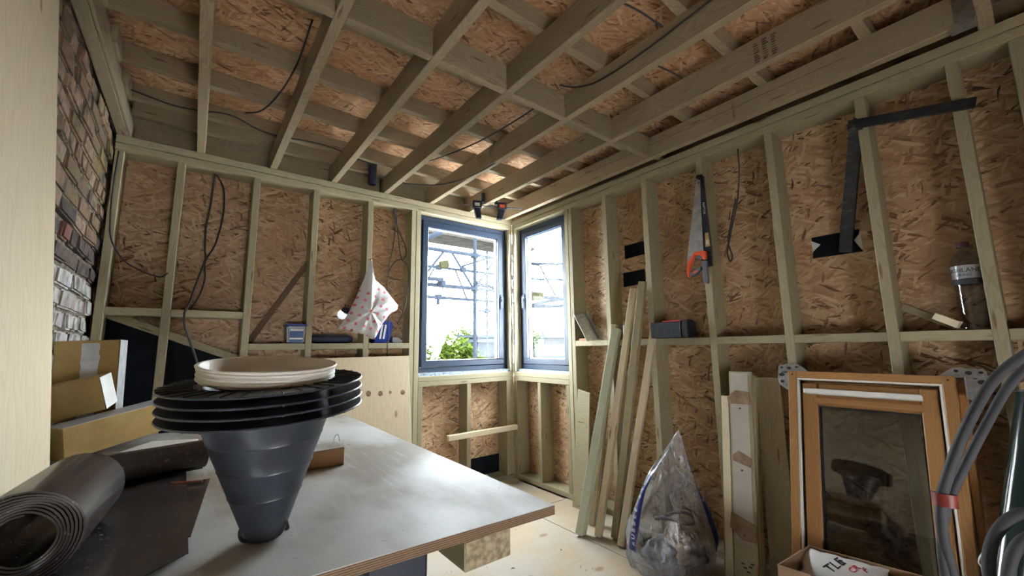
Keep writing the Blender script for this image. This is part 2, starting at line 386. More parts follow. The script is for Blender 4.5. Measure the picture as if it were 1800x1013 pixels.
for (a, b, c, d) in [(-1.398, -1.231, 1.835, 1.935), (-1.395, -1.207, 1.622, 1.727)]:
    MB().prism([(a, d), (a, c + .004), (b, c - .004), (b, d - .003)], 'x', 0.1325, 0.1385).build('tape_patch', 'black_mem', wr)
MB().prism([(-2.421, 1.729), (-2.619, 1.73), (-2.616, 1.707), (-2.593, 1.68), (-2.623, 1.618), (-2.417, 1.62), (-2.421, 1.654), (-2.458, 1.686), (-2.421, 1.711)], 'x', 0.130, 0.1365).build('tape_patch', 'black_mem', wr)
MB().prism([(-2.417, 1.715), (-2.62, 1.715), (-2.622, 1.63), (-2.418, 1.635)], 'x', 0.1366, 0.139).build('tape_liner', 'white', wr)
# expanding foam beads in the window corner
for x, y, a in ((-0.036, -0.004, 0.3), (-0.004, -0.047, 1.1)):
    pts = [(x + 0.006 * math.sin(z * 9 + a), y + 0.004 * math.sin(z * 7 + a), z) for z in [0.96 + i * 0.04 for i in range(34)]]
    MB().tube(pts, 0.006, 6, radii=[0.004 + 0.004 * abs(math.sin(i * 1.3 + a)) for i in range(34)]).build('foam_bead', 'foam', wb if a < 1 else wr, smooth=True)
MB().prism([(-0.028, 1.60), (-0.062, 1.665), (-0.03, 1.70)], 'x', -0.006, -0.002).build('torn_tape', 'white', wr)

# ---- windows
def window(name, M, W_, H, handle):
    """local x along width, y up, z towards the room"""
    o = struct(name, tuple(M.translation))
    fw = 0.042
    m = MB(M)
    for a, b in (((0, 0, -0.07), (W_, fw, 0)), ((0, H - fw, -0.07), (W_, H, 0)), ((0, fw, -0.07), (fw, H - fw, 0)), ((W_ - fw, fw, -0.07), (W_, H - fw, 0))): m.box(a, b)
    m.build('window_frame', 'frame_grey_flare', o, bevel=0.003)
    m = MB(M); s = fw + 0.002; sw = 0.05
    for a, b in (((s, s, -0.06), (W_ - s, s + sw, 0.012)), ((s, H - s - sw, -0.06), (W_ - s, H - s, 0.012)), ((s, s + sw, -0.06), (s + sw, H - s - sw, 0.012)), ((W_ - s - sw, s + sw, -0.06), (W_ - s, H - s - sw, 0.012))): m.box(a, b)
    sa = m.build('sash', 'frame_grey_flare', o, bevel=0.004)
    g = s + sw
    MB(M).box((g - 0.01, g - 0.01, -0.03), (W_ - g + 0.01, H - g + 0.01, -0.024)).build('pane', 'glass', sa)
    m = MB(M)
    for a, b in (((g, g, -0.055), (W_ - g, g + 0.006, -0.02)), ((g, H - g - 0.006, -0.055), (W_ - g, H - g, -0.02)), ((g, g, -0.055), (g + 0.006, H - g, -0.02)), ((W_ - g - 0.006, g, -0.055), (W_ - g, H - g, -0.02))): m.box(a, b)
    m.build('glazing_gasket', 'white', sa)
    hx = handle
    MB(M).box((hx - 0.012, H * 0.47, 0.012), (hx + 0.012, H * 0.47 + 0.07, 0.022)).box((hx - 0.008, H * 0.47 - 0.07, 0.03), (hx + 0.008, H * 0.47 + 0.05, 0.042)).box((hx - 0.008, H * 0.47 + 0.02, 0.02), (hx + 0.008, H * 0.47 + 0.045, 0.035)).build('handle', 'frame_grey_flare', sa, bevel=0.003)
    return o
window('window_1', frame((-0.968, 0.062, 0.978), (1, 0, 0), z=(0, -1, 0)), 0.933, 1.345, 0.933 - 0.068)
window('window_2', frame((0.062, -0.046, 0.978), (0, -1, 0), z=(-1, 0, 0)), 0.682, 1.345, 0.068)

# ---- ceiling: roof deck, battens, joists
ce = MB().box((XL - 0.1, YB, ZD), (0.16, 0.16, ZD + 0.018), lg=0).build('ceiling', 'osb_roof'); ce['kind'] = 'structure'
JX = [-2.475, -2.073, -1.675, -1.278, -0.875, -0.472]
JW = 0.042
for x in JX: part((x - JW / 2, YB, ZT + .0005), (x + JW / 2, SD, ZJ), 'joist', ce, 'joist')
part((-0.097, -3.10, ZT + .0005), (-0.049, SD, ZJ + 0.0), 'joist', ce, 'joist')
for y in (-1.00, -0.6, -0.225, 0.0, -1.46, -1.93, -2.37, -2.80, -3.2, -3.6, -4.0):
    part((XL + 0.05, y, ZJ + .0005), (0.10, y + 0.045, ZD - .0005), 'batten', ce, 'joist')
xs = [XL + 0.048] + JX + [-0.073]
for i in range(len(xs) - 1):
    a = xs[i] + (JW / 2 if i else 0); b = xs[i + 1] - (JW / 2 if i < len(xs) - 2 else 0.024)
    dy = random.uniform(-0.004, 0.004)
    part((a, -1.65 + dy, ZT + .001), (b, -1.61 + dy, ZJ - 0.001), 'joist_nogging', ce, 'joist')
part((-0.049, -1.65, ZT + .03), (0.10, -1.61, ZJ - .001), 'joist_nogging', ce, 'joist')
part((-0.45, -3.145, ZT + .0005), (0.14, -3.102, ZJ), 'trimmer', ce, 'joist')
part((XL - 0.02, 0.098, ZT + .0005), (0.14, 0.138, ZD - .0005), 'rim_board', ce, 'joist')
part((0.10, YB, ZT + .0005), (0.138, 0.098, ZD - .0005), 'rim_board', ce, 'joist')
part((XL + 0.001, YB, ZT + .0005), (XL + 0.049, 0.097, 2.60), 'ledger', ce, 'joist')
part((XL + 0.0495, -1.30, ZT + 0.004), (XL + 0.062, 0.09, ZT + 0.10), 'ledger_strip', ce, 'joist')
for y in (-1.02, -0.62, -0.25): part((XL + 0.05, y - 0.16, ZT + 0.105), (XL + 0.075, y - 0.005, ZJ + 0.05), 'ledger_packer', ce, 'joist')
m = MB(); m.box((-0.0995, -3.101, ZT - 0.004), (-0.0465, -3.03, ZT + 0.0)).box((-0.1005, -3.10, ZT - .002), (-0.098, -3.045, ZT + 0.11)).box((-0.048, -3.10, ZT - .002), (-0.0455, -3.045, ZT + 0.11)).box((-0.13, -3.1025, ZT), (-0.0, -3.10, ZT + 0.11))
m.build('joist_hanger', 'galv', ce)
# split line along the wall joist
MB().box((-0.0978, -2.7, ZT + 0.083), (-0.0968, -0.95, ZT + 0.085)).build('joist_shake', 'text_stamp', ce)

# ---- wall_left (brick, plane x = XL)
t = NT('old_brick'); oi = t.n('ObjectInfo').outputs['Random']; ob = t.n('TexCoord').outputs['Object']
nz = t.n('TexNoise', None, Vector=ob, Scale=28.0, Detail=5.0).outputs[0]; n2 = t.n('TexNoise', None, Vector=ob, Scale=7.0, Detail=3.0).outputs[0]
c = t.ramp(oi, [(0.0, (0.29, 0.185, 0.125)), (0.2, (0.35, 0.25, 0.165)), (0.36, (0.25, 0.175, 0.10)), (0.5, (0.42, 0.28, 0.205)), (0.62, (0.20, 0.145, 0.095)), (0.74, (0.38, 0.29, 0.21)), (0.86, (0.28, 0.205, 0.09)), (0.93, (0.07, 0.06, 0.06))], 'CONSTANT')
c = t.mix(t.mapr(nz, 0.4, 0.66, 0, 0.75), c, (0.17, 0.125, 0.085)); c = t.mix(t.mapr(n2, 0.54, 0.66, 0, 0.8), c, (0.055, 0.05, 0.05))
t.bsdf(c, 0.95, bump=nz, bstr=0.7, bdist=0.006); MAT['brick'] = t.m
t = NT('whitewashed_brick'); oi = t.n('ObjectInfo').outputs['Random']; ob = t.n('TexCoord').outputs['Object']
nz = t.n('TexNoise', None, Vector=ob, Scale=14.0, Detail=6.0).outputs[0]
c = t.ramp(nz, [(0.33, (0.16, 0.145, 0.135)), (0.47, (0.42, 0.40, 0.375)), (0.6, (0.58, 0.565, 0.54))]); c = t.mix(t.mapr(oi, 0.6, 1.0, 0, 0.5), c, (0.30, 0.25, 0.22))
t.bsdf(c, 0.9, bump=nz, bstr=0.6, bdist=0.005); MAT['brick_white'] = t.m
t = NT('sooty_brick'); oi = t.n('ObjectInfo').outputs['Random']; ob = t.n('TexCoord').outputs['Object']
nz = t.n('TexNoise', None, Vector=ob, Scale=18.0, Detail=6.0).outputs[0]
c = t.ramp(nz, [(0.35, (0.05, 0.045, 0.045)), (0.62, (0.15, 0.11, 0.095))]); c = t.mix(t.math('MULTIPLY', t.math('GREATER_THAN', oi, 0.72), 0.5), c, (0.30, 0.11, 0.085))
t.bsdf(c, 0.9, bump=nz, bstr=0.7, bdist=0.006); MAT['brick_soot'] = t.m
MAT['mortar'] = m_plain('lime_mortar', (0.26, 0.22, 0.16), 0.98, noise=0.3, nscale=25, bump=0.8)
wl = MB().box((XL - 0.2, YB, 0), (XL - 0.026, SD + 0.015, ZD), lg=1).build('wall_left', 'mortar'); wl['kind'] = 'structure'
row = 0; z = 0.66
while z < 2.6:
    y = 0.13 - (0.1245 if row % 2 else 0.0) - random.uniform(0, 0.01)
    header = row % 4 == 3
    while y > -1.75:
        L = (0.110 if header else 0.235) + random.uniform(-0.012, 0.008); h = 0.074 + random.uniform(-0.006, 0.004)
        pr = random.uniform(-0.020, -0.001)
        if z < 1.53: mt = 'brick_white'
        elif z < 1.72: mt = 'brick_soot'
        else: mt = 'brick'
        j = lambda: random.uniform(-0.005, 0.005)
        m = MB(); m.box((XL - 0.1, y - L, z), (XL + pr, y, z + h), lg=1)
        m.v = [Vector((v.x + j(), v.y + j(), v.z + j())) for v in m.v]
        if y > -1.6: m.build('brick', mt, wl, bevel=0.008, seg=2)
        y -= L + 0.014
    z += 0.089; row += 1

# ---- wall_front (behind the camera) with a small unseen opening added for rear light
wf = MB(); wf.box((XL - 0.2, YB - 0.1, -0.1), (-2.1, YB, ZD), lg=2); wf.box((-1.5, YB - 0.1, -0.1), (0.155, YB, ZD), lg=2); wf.box((-2.1, YB - 0.1, 0.75), (-1.5, YB, ZD), lg=0); wf.box((-2.1, YB - 0.1, -0.1), (-1.5, YB, 0.3), lg=0)
wf = wf.build('wall_front', 'osb'); wf['kind'] = 'structure'
# ================================================================== TABLE AND WHAT STANDS ON IT
TZ = 0.78
t = NT('worn_film_plywood'); ob = t.n('TexCoord').outputs['Object']
n1 = t.n('TexNoise', None, Vector=t.map(ob, (3.0, 2.0, 1), (0, 0, 0.7)), Scale=1.0, Detail=5.0).outputs[0]
n2 = t.n('TexNoise', None, Vector=t.map(ob, (60, 6, 1), (0, 0, -0.6)), Scale=1.0, Detail=3.0).outputs[0]
n3 = t.n('TexNoise', None, Vector=ob, Scale=70.0, Detail=2.0).outputs[0]
c = t.ramp(n1, [(0.40, (0.25, 0.21, 0.16)), (0.5, (0.35, 0.33, 0.295)), (0.6, (0.45, 0.45, 0.44))])
c = t.mix(t.mapr(n2, 0.55, 0.75, 0, 0.4), c, (0.47, 0.47, 0.465)); c = t.mix(t.mapr(n3, 0.68, 0.74, 0, 0.55), c, (0.26, 0.22, 0.18))
t.bsdf(c, t.mapr(n1, 0.3, 0.7, 0.72, 0.5), bump=n2, bstr=0.1, bdist=0.001, spec=0.3); MAT['table_top'] = t.m
MAT['end_grain'] = m_plain('end_grain', (0.40, 0.32, 0.20), 0.9, noise=0.25, nscale=80, bump=0.4)
TB = [(-1.661, -2.308), (-1.645, -0.40), (-2.845, -0.40), (-2.845, -2.236)]
tb = thing('work_table', (-2.25, -1.35, 0.0), 'big plywood work surface laid on trestles, black cones standing on it', 'table')
MB().prism(TB, 'z', TZ - 0.023, TZ - 0.0015).build('board', 'ply_edge', tb)
MB().prism([(x * 0.9995 - 0.001, y) for x, y in TB], 'z', TZ - 0.0016, TZ).build('face_sheet', 'table_top', tb)
be = MB().box((-1.914, -2.29, 0.692), (-1.788, -0.55, TZ - 0.0235)).build('bearer', 'stud', tb, bevel=0.003)
MB().box((-1.911, -2.2915, 0.695), (-1.791, -2.2905, TZ - 0.026)).build('end_grain', 'end_grain', be)
MB().box((-2.66, -2.15, 0.692), (-2.54, -0.55, TZ - 0.0235)).build('bearer', 'stud', tb, bevel=0.003)

def sawhorse(y, label):
    o = thing('sawhorse', (-2.37, y, 0), label, 'sawhorse', 'plastic sawhorses under the work table')
    mt = 'navy_plastic'
    MB().prism([(-0.055 + y, 0.62), (-0.04 + y, 0.6905), (0.04 + y, 0.6905), (0.055 + y, 0.62)], 'x', -2.70, -2.03).build('top_rail', mt, o, bevel=0.004)
    MB().box((-2.12, y - 0.05, 0.64), (-1.985, y + 0.05, TZ - 0.024)).build('end_block', mt, o, bevel=0.008)
    MB().box((-2.53, y - 0.05, 0.64), (-2.40, y + 0.05, TZ - 0.024)).build('end_block', mt, o, bevel=0.008)
    for sx in (-2.62, -2.12):
        for sy in (-1, 1):
            beam((sx, y + sy * 0.03, 0.63), (sx + (0.03 if sx > -2.3 else -0.03), y + sy * 0.22, 0.01), 0.06, 0.03, up=(1, 0, 0)).build('leg', mt, o, bevel=0.004)
    for sx in (-2.63, -2.11): beam((sx, y - 0.14, 0.28), (sx, y + 0.14, 0.28), 0.02, 0.04).build('stretcher', mt, o)
MAT['navy_plastic'] = m_plain('navy_plastic', (0.008, 0.013, 0.028), 0.4, noise=0.15)
sawhorse(-2.21, 'dark navy plastic sawhorse under the near edge of the table')
sawhorse(-0.75, 'dark navy plastic sawhorse under the far end of the table')

# ---- stack of black cone collars with a white one on top (leans a little to the left)
MAT['cone'] = m_plain('grey_black_polypropylene', (0.035, 0.042, 0.055), 0.36, noise=0.12, nscale=14, spec=0.5)
MAT['cone_white'] = m_plain('cream_plastic', (0.86, 0.81, 0.73), 0.42, noise=0.04)
base = Vector((-2.266, -2.045, TZ + 0.0058))
ax = (Vector((0, 0, 1)) - Vector((RT.x, RT.y, 0)).normalized() * 0.042 + Vector((CAM.x + 2.277, CAM.y + 2.025, 0)).normalized() * 0.095).normalized()
CM = frame(base, Vector((ax.z, 0, -ax.x)), z=ax)
KS = 0.86
CM = CM @ Matrix.Diagonal((KS, KS, 1.0, 1.0))
def cone_collar(k, label):
    o = thing('cone_collar', tuple(base + ax * (0.0187 * k)), label, 'cone', 'stacked black cone collars on the table')
    M = CM @ Matrix.Translation((0, 0, 0.0187 * k))
    fz = 0.268
    prof = [(0.001, 0.004), (0.038, 0.004), (0.042, 0.0), (0.045, 0.004)]
    for i in range(1, 10):
        r = 0.045 + (0.150 - 0.045) * i / 9.0; z = 0.004 + (fz - 0.006) * i / 9.0
        prof += [(r, z)]
        if i in (3, 5, 7): prof += [(r + 0.0018, z + 0.001), (r + 0.0012, z + 0.004)]
    if k == 0:
        inner = [(0.146, fz), (0.042, 0.012), (0.001, 0.012)]
        MB(M).lathe(prof + inner, 48).build('cone_body', 'cone', o, smooth=True)
    else:
        MB(M).lathe([(0.1385 - 0.02, fz - 0.055), (0.1395, fz - 0.001), (0.136, fz), (0.115, fz - 0.055)], 48, closed=True).build('cone_body', 'cone', o, smooth=True)
    fl_ = MB(M).lathe([(0.140, fz - 0.002), (0.222, fz - 0.001), (0.2235, fz + 0.001), (0.222, fz + 0.003), (0.140, fz + 0.002)], 64, closed=True).build('flange', 'cone', o, smooth=True)
    if k == 3:
        for i in range(36):
            a = 2 * math.pi * i / 36
            R_ = M @ Matrix.Rotation(a, 4, 'Z')
            MB(R_).box((0.155, -0.0009, fz + 0.002), (0.2215, 0.0009, fz + 0.0052)).build('rib', 'cone', fl_)
    else:
        m = MB()
        for i in range(36):
            m.M = M @ Matrix.Rotation(2 * math.pi * i / 36, 4, 'Z'); m.box((0.155, -0.0010, fz - 0.0028), (0.2195, 0.0010, fz - 0.0008))
        m.build('ribs', 'cone', fl_, kind='stuff')
    if k == 0:
        for a in (205, 318):
            R_ = M @ Matrix.Rotation(math.radians(a), 4, 'Z')
            pts = [(0.051, -0.004, 0.034), (0.058, -0.003, 0.03), (0.060, 0, 0.02), (0.057, 0.006, 0.012), (0.049, 0.01, 0.008)]
            MB(R_).tube(smoothpts(pts, 4), 0.0035, 8).build('hook', 'black_plastic', o, smooth=True)
cone_collar(0, 'bottom black cone collar of the stack, its long tapered body standing on the table')
cone_collar(1, 'second black cone collar from the bottom of the nested stack')
cone_collar(2, 'third black cone collar from the bottom of the nested stack')
cone_collar(3, 'topmost black cone collar, ribbed flange just under the cream ring')
prof = [(0.139, 0.306), (0.147, 0.307)]
for i in range(3): prof += [(0.149, 0.3095 + i * 0.009), (0.1535, 0.3125 + i * 0.009), (0.1535, 0.3155 + i * 0.009), (0.150, 0.3172 + i * 0.009)]
prof += [(0.1555, 0.337), (0.1565, 0.340), (0.1545, 0.342), (0.150, 0.341), (0.147, 0.337), (0.143, 0.325), (0.136, 0.312), (0.12, 0.302), (0.08, 0.297), (0.001, 0.296), (0.001, 0.293), (0.08, 0.294), (0.12, 0.298)]
rax = (Vector((0, 0, 1)) + Vector((RT.x, RT.y, 0)).normalized() * 0.022 + Vector((CAM.x + 2.277, CAM.y + 2.025, 0)).normalized() * 0.095).normalized()
rc_ = CM @ Vector((0.002, 0.0, 0.345))
CW = frame(rc_, Vector((rax.z, 0, -rax.x)), z=rax) @ Matrix.Diagonal((KS, KS, 1, 1)) @ Matrix.Translation((0, 0, -0.322))
wr_ = MB(CW); wr_.lathe(prof, 64, closed=True)
tag(wr_.build('cream_collar', 'cone_white', None, smooth=True), 'cream plastic ridged collar sitting in the mouth of the black cones', 'collar')

# ---- offcut behind the cones
of = thing('wood_offcut', (-2.05, -1.52, TZ), 'short sawn softwood offcut lying behind the cones on the table', 'offcut')
MB().box((-2.13, -1.572, TZ), (-1.97, -1.46, TZ + 0.056)).build('block', m_wood('red_pine', (0.42, 0.25, 0.13), (0.30, 0.16, 0.08)), of, bevel=0.002)
MB().box((-2.13, -1.571, TZ + 0.0562), (-1.972, -1.462, TZ + 0.0585)).build('pale_top', 'table_top', of)
MB().tube(smoothpts([(-1.99, -1.50, TZ + 0.0585), (-1.985, -1.50, TZ + 0.085), (-1.975, -1.50, TZ + 0.09), (-1.97, -1.505, TZ + 0.068)], 4), 0.002, 6).build('bent_nail', 'galv', of)

# ---- rubber matting
t = NT('black_rubber'); ob = t.n('TexCoord').outputs['Object']
n1 = t.n('TexNoise', None, Vector=t.map(ob, (4, 9, 4), (0, 0, 0.4)), Scale=1.0, Detail=5.0).outputs[0]; n2 = t.n('TexNoise', None, Vector=ob, Scale=90.0).outputs[0]
c = t.ramp(n1, [(0.3, (0.024, 0.021, 0.021)), (0.6, (0.042, 0.037, 0.037)), (0.8, (0.075, 0.067, 0.064))]); c = t.mix(t.mapr(n2, 0.66, 0.72, 0, 0.5), c, (0.2, 0.17, 0.14))
t.bsdf(c, 0.23, spec=0.6); MAT['rubber'] = t.m
mt = thing('rubber_sheet', (-2.55, -1.8, TZ), 'dark rubber sheet part rolled up at both ends, lying on the table', 'rubber sheet')
def sheet_grid(poly, nu, nv, z0, wav, th=0.003):
    """bilinear patch a-b-c-d"""
    a, b, c, d = [Vector(p) for p in poly]; vs = []; fs = []
    for L_ in (0, 1):
        for i in range(nu + 1):
            for j in range(nv + 1):
                u = i / nu; v = j / nv; p = (a * (1 - u) + b * u) * (1 - v) + (d * (1 - u) + c * u) * v
                vs.append((p.x, p.y, z0 + L_ * th + wav * (0.5 + 0.5 * math.sin(u * 7 + v * 5))))
    Q = (nu + 1) * (nv + 1); f = lambda i, j, l: l * Q + i * (nv + 1) + j
    for i in range(nu):
        for j in range(nv):
            fs.append((f(i, j, 1), f(i + 1, j, 1), f(i + 1, j + 1, 1), f(i, j + 1, 1))); fs.append((f(i, j, 0), f(i, j + 1, 0), f(i + 1, j + 1, 0), f(i + 1, j, 0)))
    for i in range(nu):
        fs.append((f(i, 0, 0), f(i + 1, 0, 0), f(i + 1, 0, 1), f(i, 0, 1))); fs.append((f(i, nv, 0), f(i, nv, 1), f(i + 1, nv, 1), f(i + 1, nv, 0)))
    for j in range(nv):
        fs.append((f(0, j, 0), f(0, j, 1), f(0, j + 1, 1), f(0, j + 1, 0))); fs.append((f(nu, j, 0), f(nu, j + 1, 0), f(nu, j + 1, 1), f(nu, j, 1)))
    return MB().add(vs, fs)
sheet_grid([(-2.61, -2.24, 0), (-2.395, -2.055, 0), (-2.405, -1.36, 0), (-2.62, -1.42, 0)], 12, 16, TZ + 0.0065, 0.003).build('flat_sheet', 'rubber', mt, smooth=True)
def spiral_roll(p, q, r, turns, th, name):
    p = Vector(p); q = Vector(q); M = frame(p, q - p, z=(0, 0, 1)); L = (q - p).length
    n = int(turns * 28); vs = []; fs = []
    for i in range(n + 1):
        a = -math.pi / 2 + 2 * math.pi * i / 28; rr = r - th * 1.35 * i / 28
        for x in (0, L):
            for d in (0, th): vs.append((x + (0.004 * math.sin(i * 0.7) if x == 0 else 0), math.cos(a) * (rr - d), math.sin(a) * (rr - d)))
    for i in range(n):
        b = i * 4; e = b + 4
        fs += [(b, e, e + 2, b + 2), (b + 1, b + 3, e + 3, e + 1), (b, b + 1, e + 1, e), (b + 2, e + 2, e + 3, b + 3)]
    fs += [(0, 2, 3, 1), (n * 4, n * 4 + 1, n * 4 + 3, n * 4 + 2)]
    return MB(M).add(vs, fs).build(name, 'rubber', mt, smooth=True)
spiral_roll((-2.625, -2.02, TZ + 0.083), (-2.603, -1.70, TZ + 0.083), 0.082, 8.5, 0.0035, 'near_roll')
spiral_roll((-2.63, -1.415, TZ + 0.055), (-2.362, -1.335, TZ + 0.055), 0.048, 5.0, 0.0035, 'far_roll')
tag(sheet_grid([(-2.47, -1.95, 0), (-2.391, -1.942, 0), (-2.345, -1.47, 0), (-2.47, -1.47, 0)], 4, 8, TZ + 0.0005, 0.0, 0.003).build('under_sheet', 'rubber', None, smooth=True), 'smaller dusty rubber offcut peeping out under the rubber sheet', 'rubber sheet')
tag(MB().tube([(-2.44, -1.49, TZ + 0.014), (-2.365, -1.52, TZ + 0.012)], 0.0032, 6).build('copper_rod', m_plain('copper', (0.45, 0.16, 0.10), 0.45, 0.3)), 'thin coppery rod lying at the edge of the rubber sheet', 'rod')

# ---- insulation boards (yellow foam cores with foil faces)
t = NT('yellow_pir_foam'); ob = t.n('TexCoord').outputs['Object']
n1 = t.n('TexNoise', None, Vector=ob, Scale=5.0, Detail=5.0).outputs[0]; n2 = t.n('TexNoise', None, Vector=ob, Scale=160.0, Detail=2.0).outputs[0]
c = t.ramp(n1, [(0.32, (0.29, 0.175, 0.055)), (0.5, (0.37, 0.245, 0.085)), (0.7, (0.44, 0.32, 0.135))])
t.bsdf(c, 0.9, bump=n2, bstr=0.4, bdist=0.002); MAT['pir'] = t.m
MAT['foil'] = m_plain('foil_face', (0.66, 0.67, 0.68), 0.42, 0.35, noise=0.12, nscale=20, bump=0.15)
MAT['foil_white'] = m_plain('white_foil', (0.74, 0.73, 0.69), 0.5, 0.1, noise=0.06)
def board(o, M, L, Dp, H, foil=('top', 'end')):
    """local x along the cut face, y depth away, z up"""
    MB(M).box((0, 0, 0), (L, Dp, H)).build('foam_core', 'pir', o, bevel=0.002)
    if 'top' in foil: MB(M).box((0.002, 0.002, H), (L, Dp, H + 0.0012)).build('foil_face', 'foil', o)
    if 'bottom' in foil: MB(M).box((0.0, 0.0, -0.0012), (L, Dp, 0)).build('foil_face', 'foil', o)
    if 'end' in foil: MB(M).box((L, 0.001, 0.002), (L + 0.0014, Dp, H)).build('foil_face', 'foil_white', o)
G = 'insulation boards heaped at the far left of the table'
i1 = thing('insulation_board', (-2.55, -0.8, TZ + 0.02), 'long yellow foam insulation board tilted at the bottom of the heap', 'insulation', G)
board(i1, frame((-2.752, -0.93, TZ + 0.012), (0.38, 0.29, 0.072), z=(0, 0, 1)), 0.56, 0.11, 0.118, ('top',))
i2 = thing('insulation_board', (-2.75, -0.8, TZ + 0.15), 'yellow foam insulation block with a pale end, in the middle of the heap', 'insulation', G)
board(i2, frame((-2.832, -0.815, 0.918), (0.19, -0.022, 0.045), z=(-0.15, -0.08, 1)), 0.168, 0.15, 0.128, ('end',))
i3 = thing('insulation_board', (-2.75, -0.6, TZ), 'upright yellow foam insulation block with torn silver foil, topmost of the heap', 'insulation', G)
M3 = frame((-2.860, -0.63, TZ + 0.005), (1, -0.04, 0.03), z=(-0.03, 0, 1))
MB(M3).box((0, 0, 0), (0.20, 0.17, 0.442)).build('foam_core', 'pir', i3, bevel=0.003)
MB(M3).box((0.2, 0.0, 0), (0.2016, 0.17, 0.442)).build('foil_face', 'foil', i3)
rp = [(0.085 + random.uniform(-0.004, 0.004), 0.03 + 0.02 * i) for i in range(21)]; lp = [(0.138 + random.uniform(-0.004, 0.004), 0.43 - 0.02 * i) for i in range(21)]
MB(M3).prism(rp + lp, 'y', -0.0015, 0.0).build('torn_foil', 'foil', i3)
i4 = thing('insulation_board', (-2.5, -0.95, TZ), 'thin board end with black pen strokes under the heap of insulation', 'insulation', G)
M4 = frame((-2.60, -1.01, TZ + 0.0005), (0.145, -0.07, 0.0), z=(0, 0, 1))
MB(M4).box((0, 0, 0), (0.165, 0.18, 0.036)).build('foam_core', m_plain('brown_fibre', (0.36, 0.19, 0.10), 0.9, nscale=40), i4, bevel=0.001)
MB(M4).box((0.001, 0.001, 0.036), (0.165, 0.18, 0.038)).build('white_face', 'foil_white', i4); MB(M4).box((0.165, 0.001, 0.001), (0.1662, 0.18, 0.037)).build('white_face', 'foil_white', i4)
for x, dx in ((0.045, 0.008), (0.09, 0.014), (0.115, 0.010)): MB(M4).prism([(x, 0.006), (x + 0.003, 0.006), (x + dx + 0.003, 0.031), (x + dx, 0.031)], 'y', -0.0008, 0).build('pen_stroke', 'text_dark', i4)
i5 = thing('insulation_board', (-2.6, -0.98, TZ), 'thin yellow foam strip wedged under the long insulation board', 'insulation', G)
MB(frame((-2.74, -0.99, TZ + 0.0005), (0.35, 0.2, 0.0), z=(0, 0, 1))).box((0, 0.02, 0), (0.16, 0.06, 0.012)).build('foam_core', 'pir', i5, bevel=0.002)

# ---- tall plywood sheet leaning on the brick wall
PM = frame((-2.712, -1.33, TZ + 0.001), (0, -1, 0), z=(-0.086, 0, 1))
pm = MB(PM); pm.box((0, -0.012, 0), (1.22, 0, 1.555), lg=2)
tag(pm.build('plywood_sheet', 'ply', None, bevel=0.001), 'tall pale plywood sheet leaning against the brick wall at the left edge', 'plywood')
# ================================================================== THINGS ON THE WALLS AND NOGGINGS
def pillow(poly, ax, d0, thick, folds=6, amp=0.2, seed=1, rings=(1, .93, .8, .6, .35, .12), back=True, cen=None):
    """closed soft bag from an outline in the plane normal to ax; bulges by thick towards negative ax"""
    rnd = random.Random(seed); ph = [rnd.uniform(0, 6.28) for _ in range(4)]
    n0 = len(poly); P = []
    for i in range(n0):
        a = Vector(poly[i]); b = Vector(poly[(i + 1) % n0])
        for k in range(3): P.append(a.lerp(b, k / 3))
    c = Vector(cen) if cen else sum(P, Vector((0, 0))) / len(P); n = len(P); vs = []; fs = []
    i_ = 'xyz'.index(ax); o = [j for j in range(3) if j != i_]
    def mk(p, h):
        q = [0, 0, 0]; q[i_] = h; q[o[0]] = p[0]; q[o[1]] = p[1]; return tuple(q)
    for side in ((-1, 1) if back else (-1,)):
        base_ = len(vs)
        for r in rings:
            for k, p in enumerate(P):
                a = math.atan2(p.y - c.y, p.x - c.x); h = thick * math.sqrt(max(0, 1 - r * r)) * (1 if side < 0 else 0.35)
                h *= 1 + r * amp * math.sin(folds * a + ph[0] + 2.5 * r) + r * amp * 0.6 * math.sin(folds * 1.7 * a + ph[1] - 4 * r)
                vs.append(mk(c + (p - c) * r, d0 + side * h))
        vs.append(mk(c, d0 + side * thick * (1 if side < 0 else 0.35)))
        for ri in range(len(rings) - 1):
            for k in range(n):
                k2 = (k + 1) % n; fs.append((base_ + ri * n + k, base_ + ri * n + k2, base_ + (ri + 1) * n + k2, base_ + (ri + 1) * n + k))
        last = base_ + (len(rings) - 1) * n; ce_ = len(vs) - 1
        for k in range(n): fs.append((last + k, last + (k + 1) % n, ce_))
    uvs = [[(vs[j][o[0]], vs[j][o[1]]) for j in f] for f in fs]
    return MB().add(vs, fs, uvs)
NT_ = 1.2223   # top of the noggings

# ---- back wall
tb_ = thing('plastic_tub', (-1.867, 0.06, NT_), 'clear tub with a blue lid and blue label on the back wall ledge', 'tub')
t = NT('clear_tub'); t.bsdf((0.42, 0.45, 0.50), 0.25, Alpha=0.75); MAT['clear_tub'] = t.m
MAT['blue_plastic'] = m_plain('blue_plastic', (0.012, 0.03, 0.22), 0.35, noise=0.1); MAT['blue_label'] = m_plain('blue_label', (0.04, 0.09, 0.26), 0.5, noise=0.2)
M = frame((-1.867, 0.06, NT_), (1, 0, 0), z=(0, 0, 1))
m = MB(M); q = 0.052; r = 0.060
m.add([(-q, -q, 0), (q, -q, 0), (q, q, 0), (-q, q, 0), (-r, -r, .118), (r, -r, .118), (r, r, .118), (-r, r, .118)], [(0, 1, 2, 3), (4, 5, 6, 7), (0, 1, 5, 4), (1, 2, 6, 5), (2, 3, 7, 6), (3, 0, 4, 7)])
m.build('tub_body', 'clear_tub', tb_, bevel=0.008, seg=3, smooth=True)
MB(M).box((-.065, -.065, .119), (.065, .065, .132)).box((-.06, -.06, .131), (.06, .06, .135)).build('lid', 'blue_plastic', tb_, bevel=0.003)
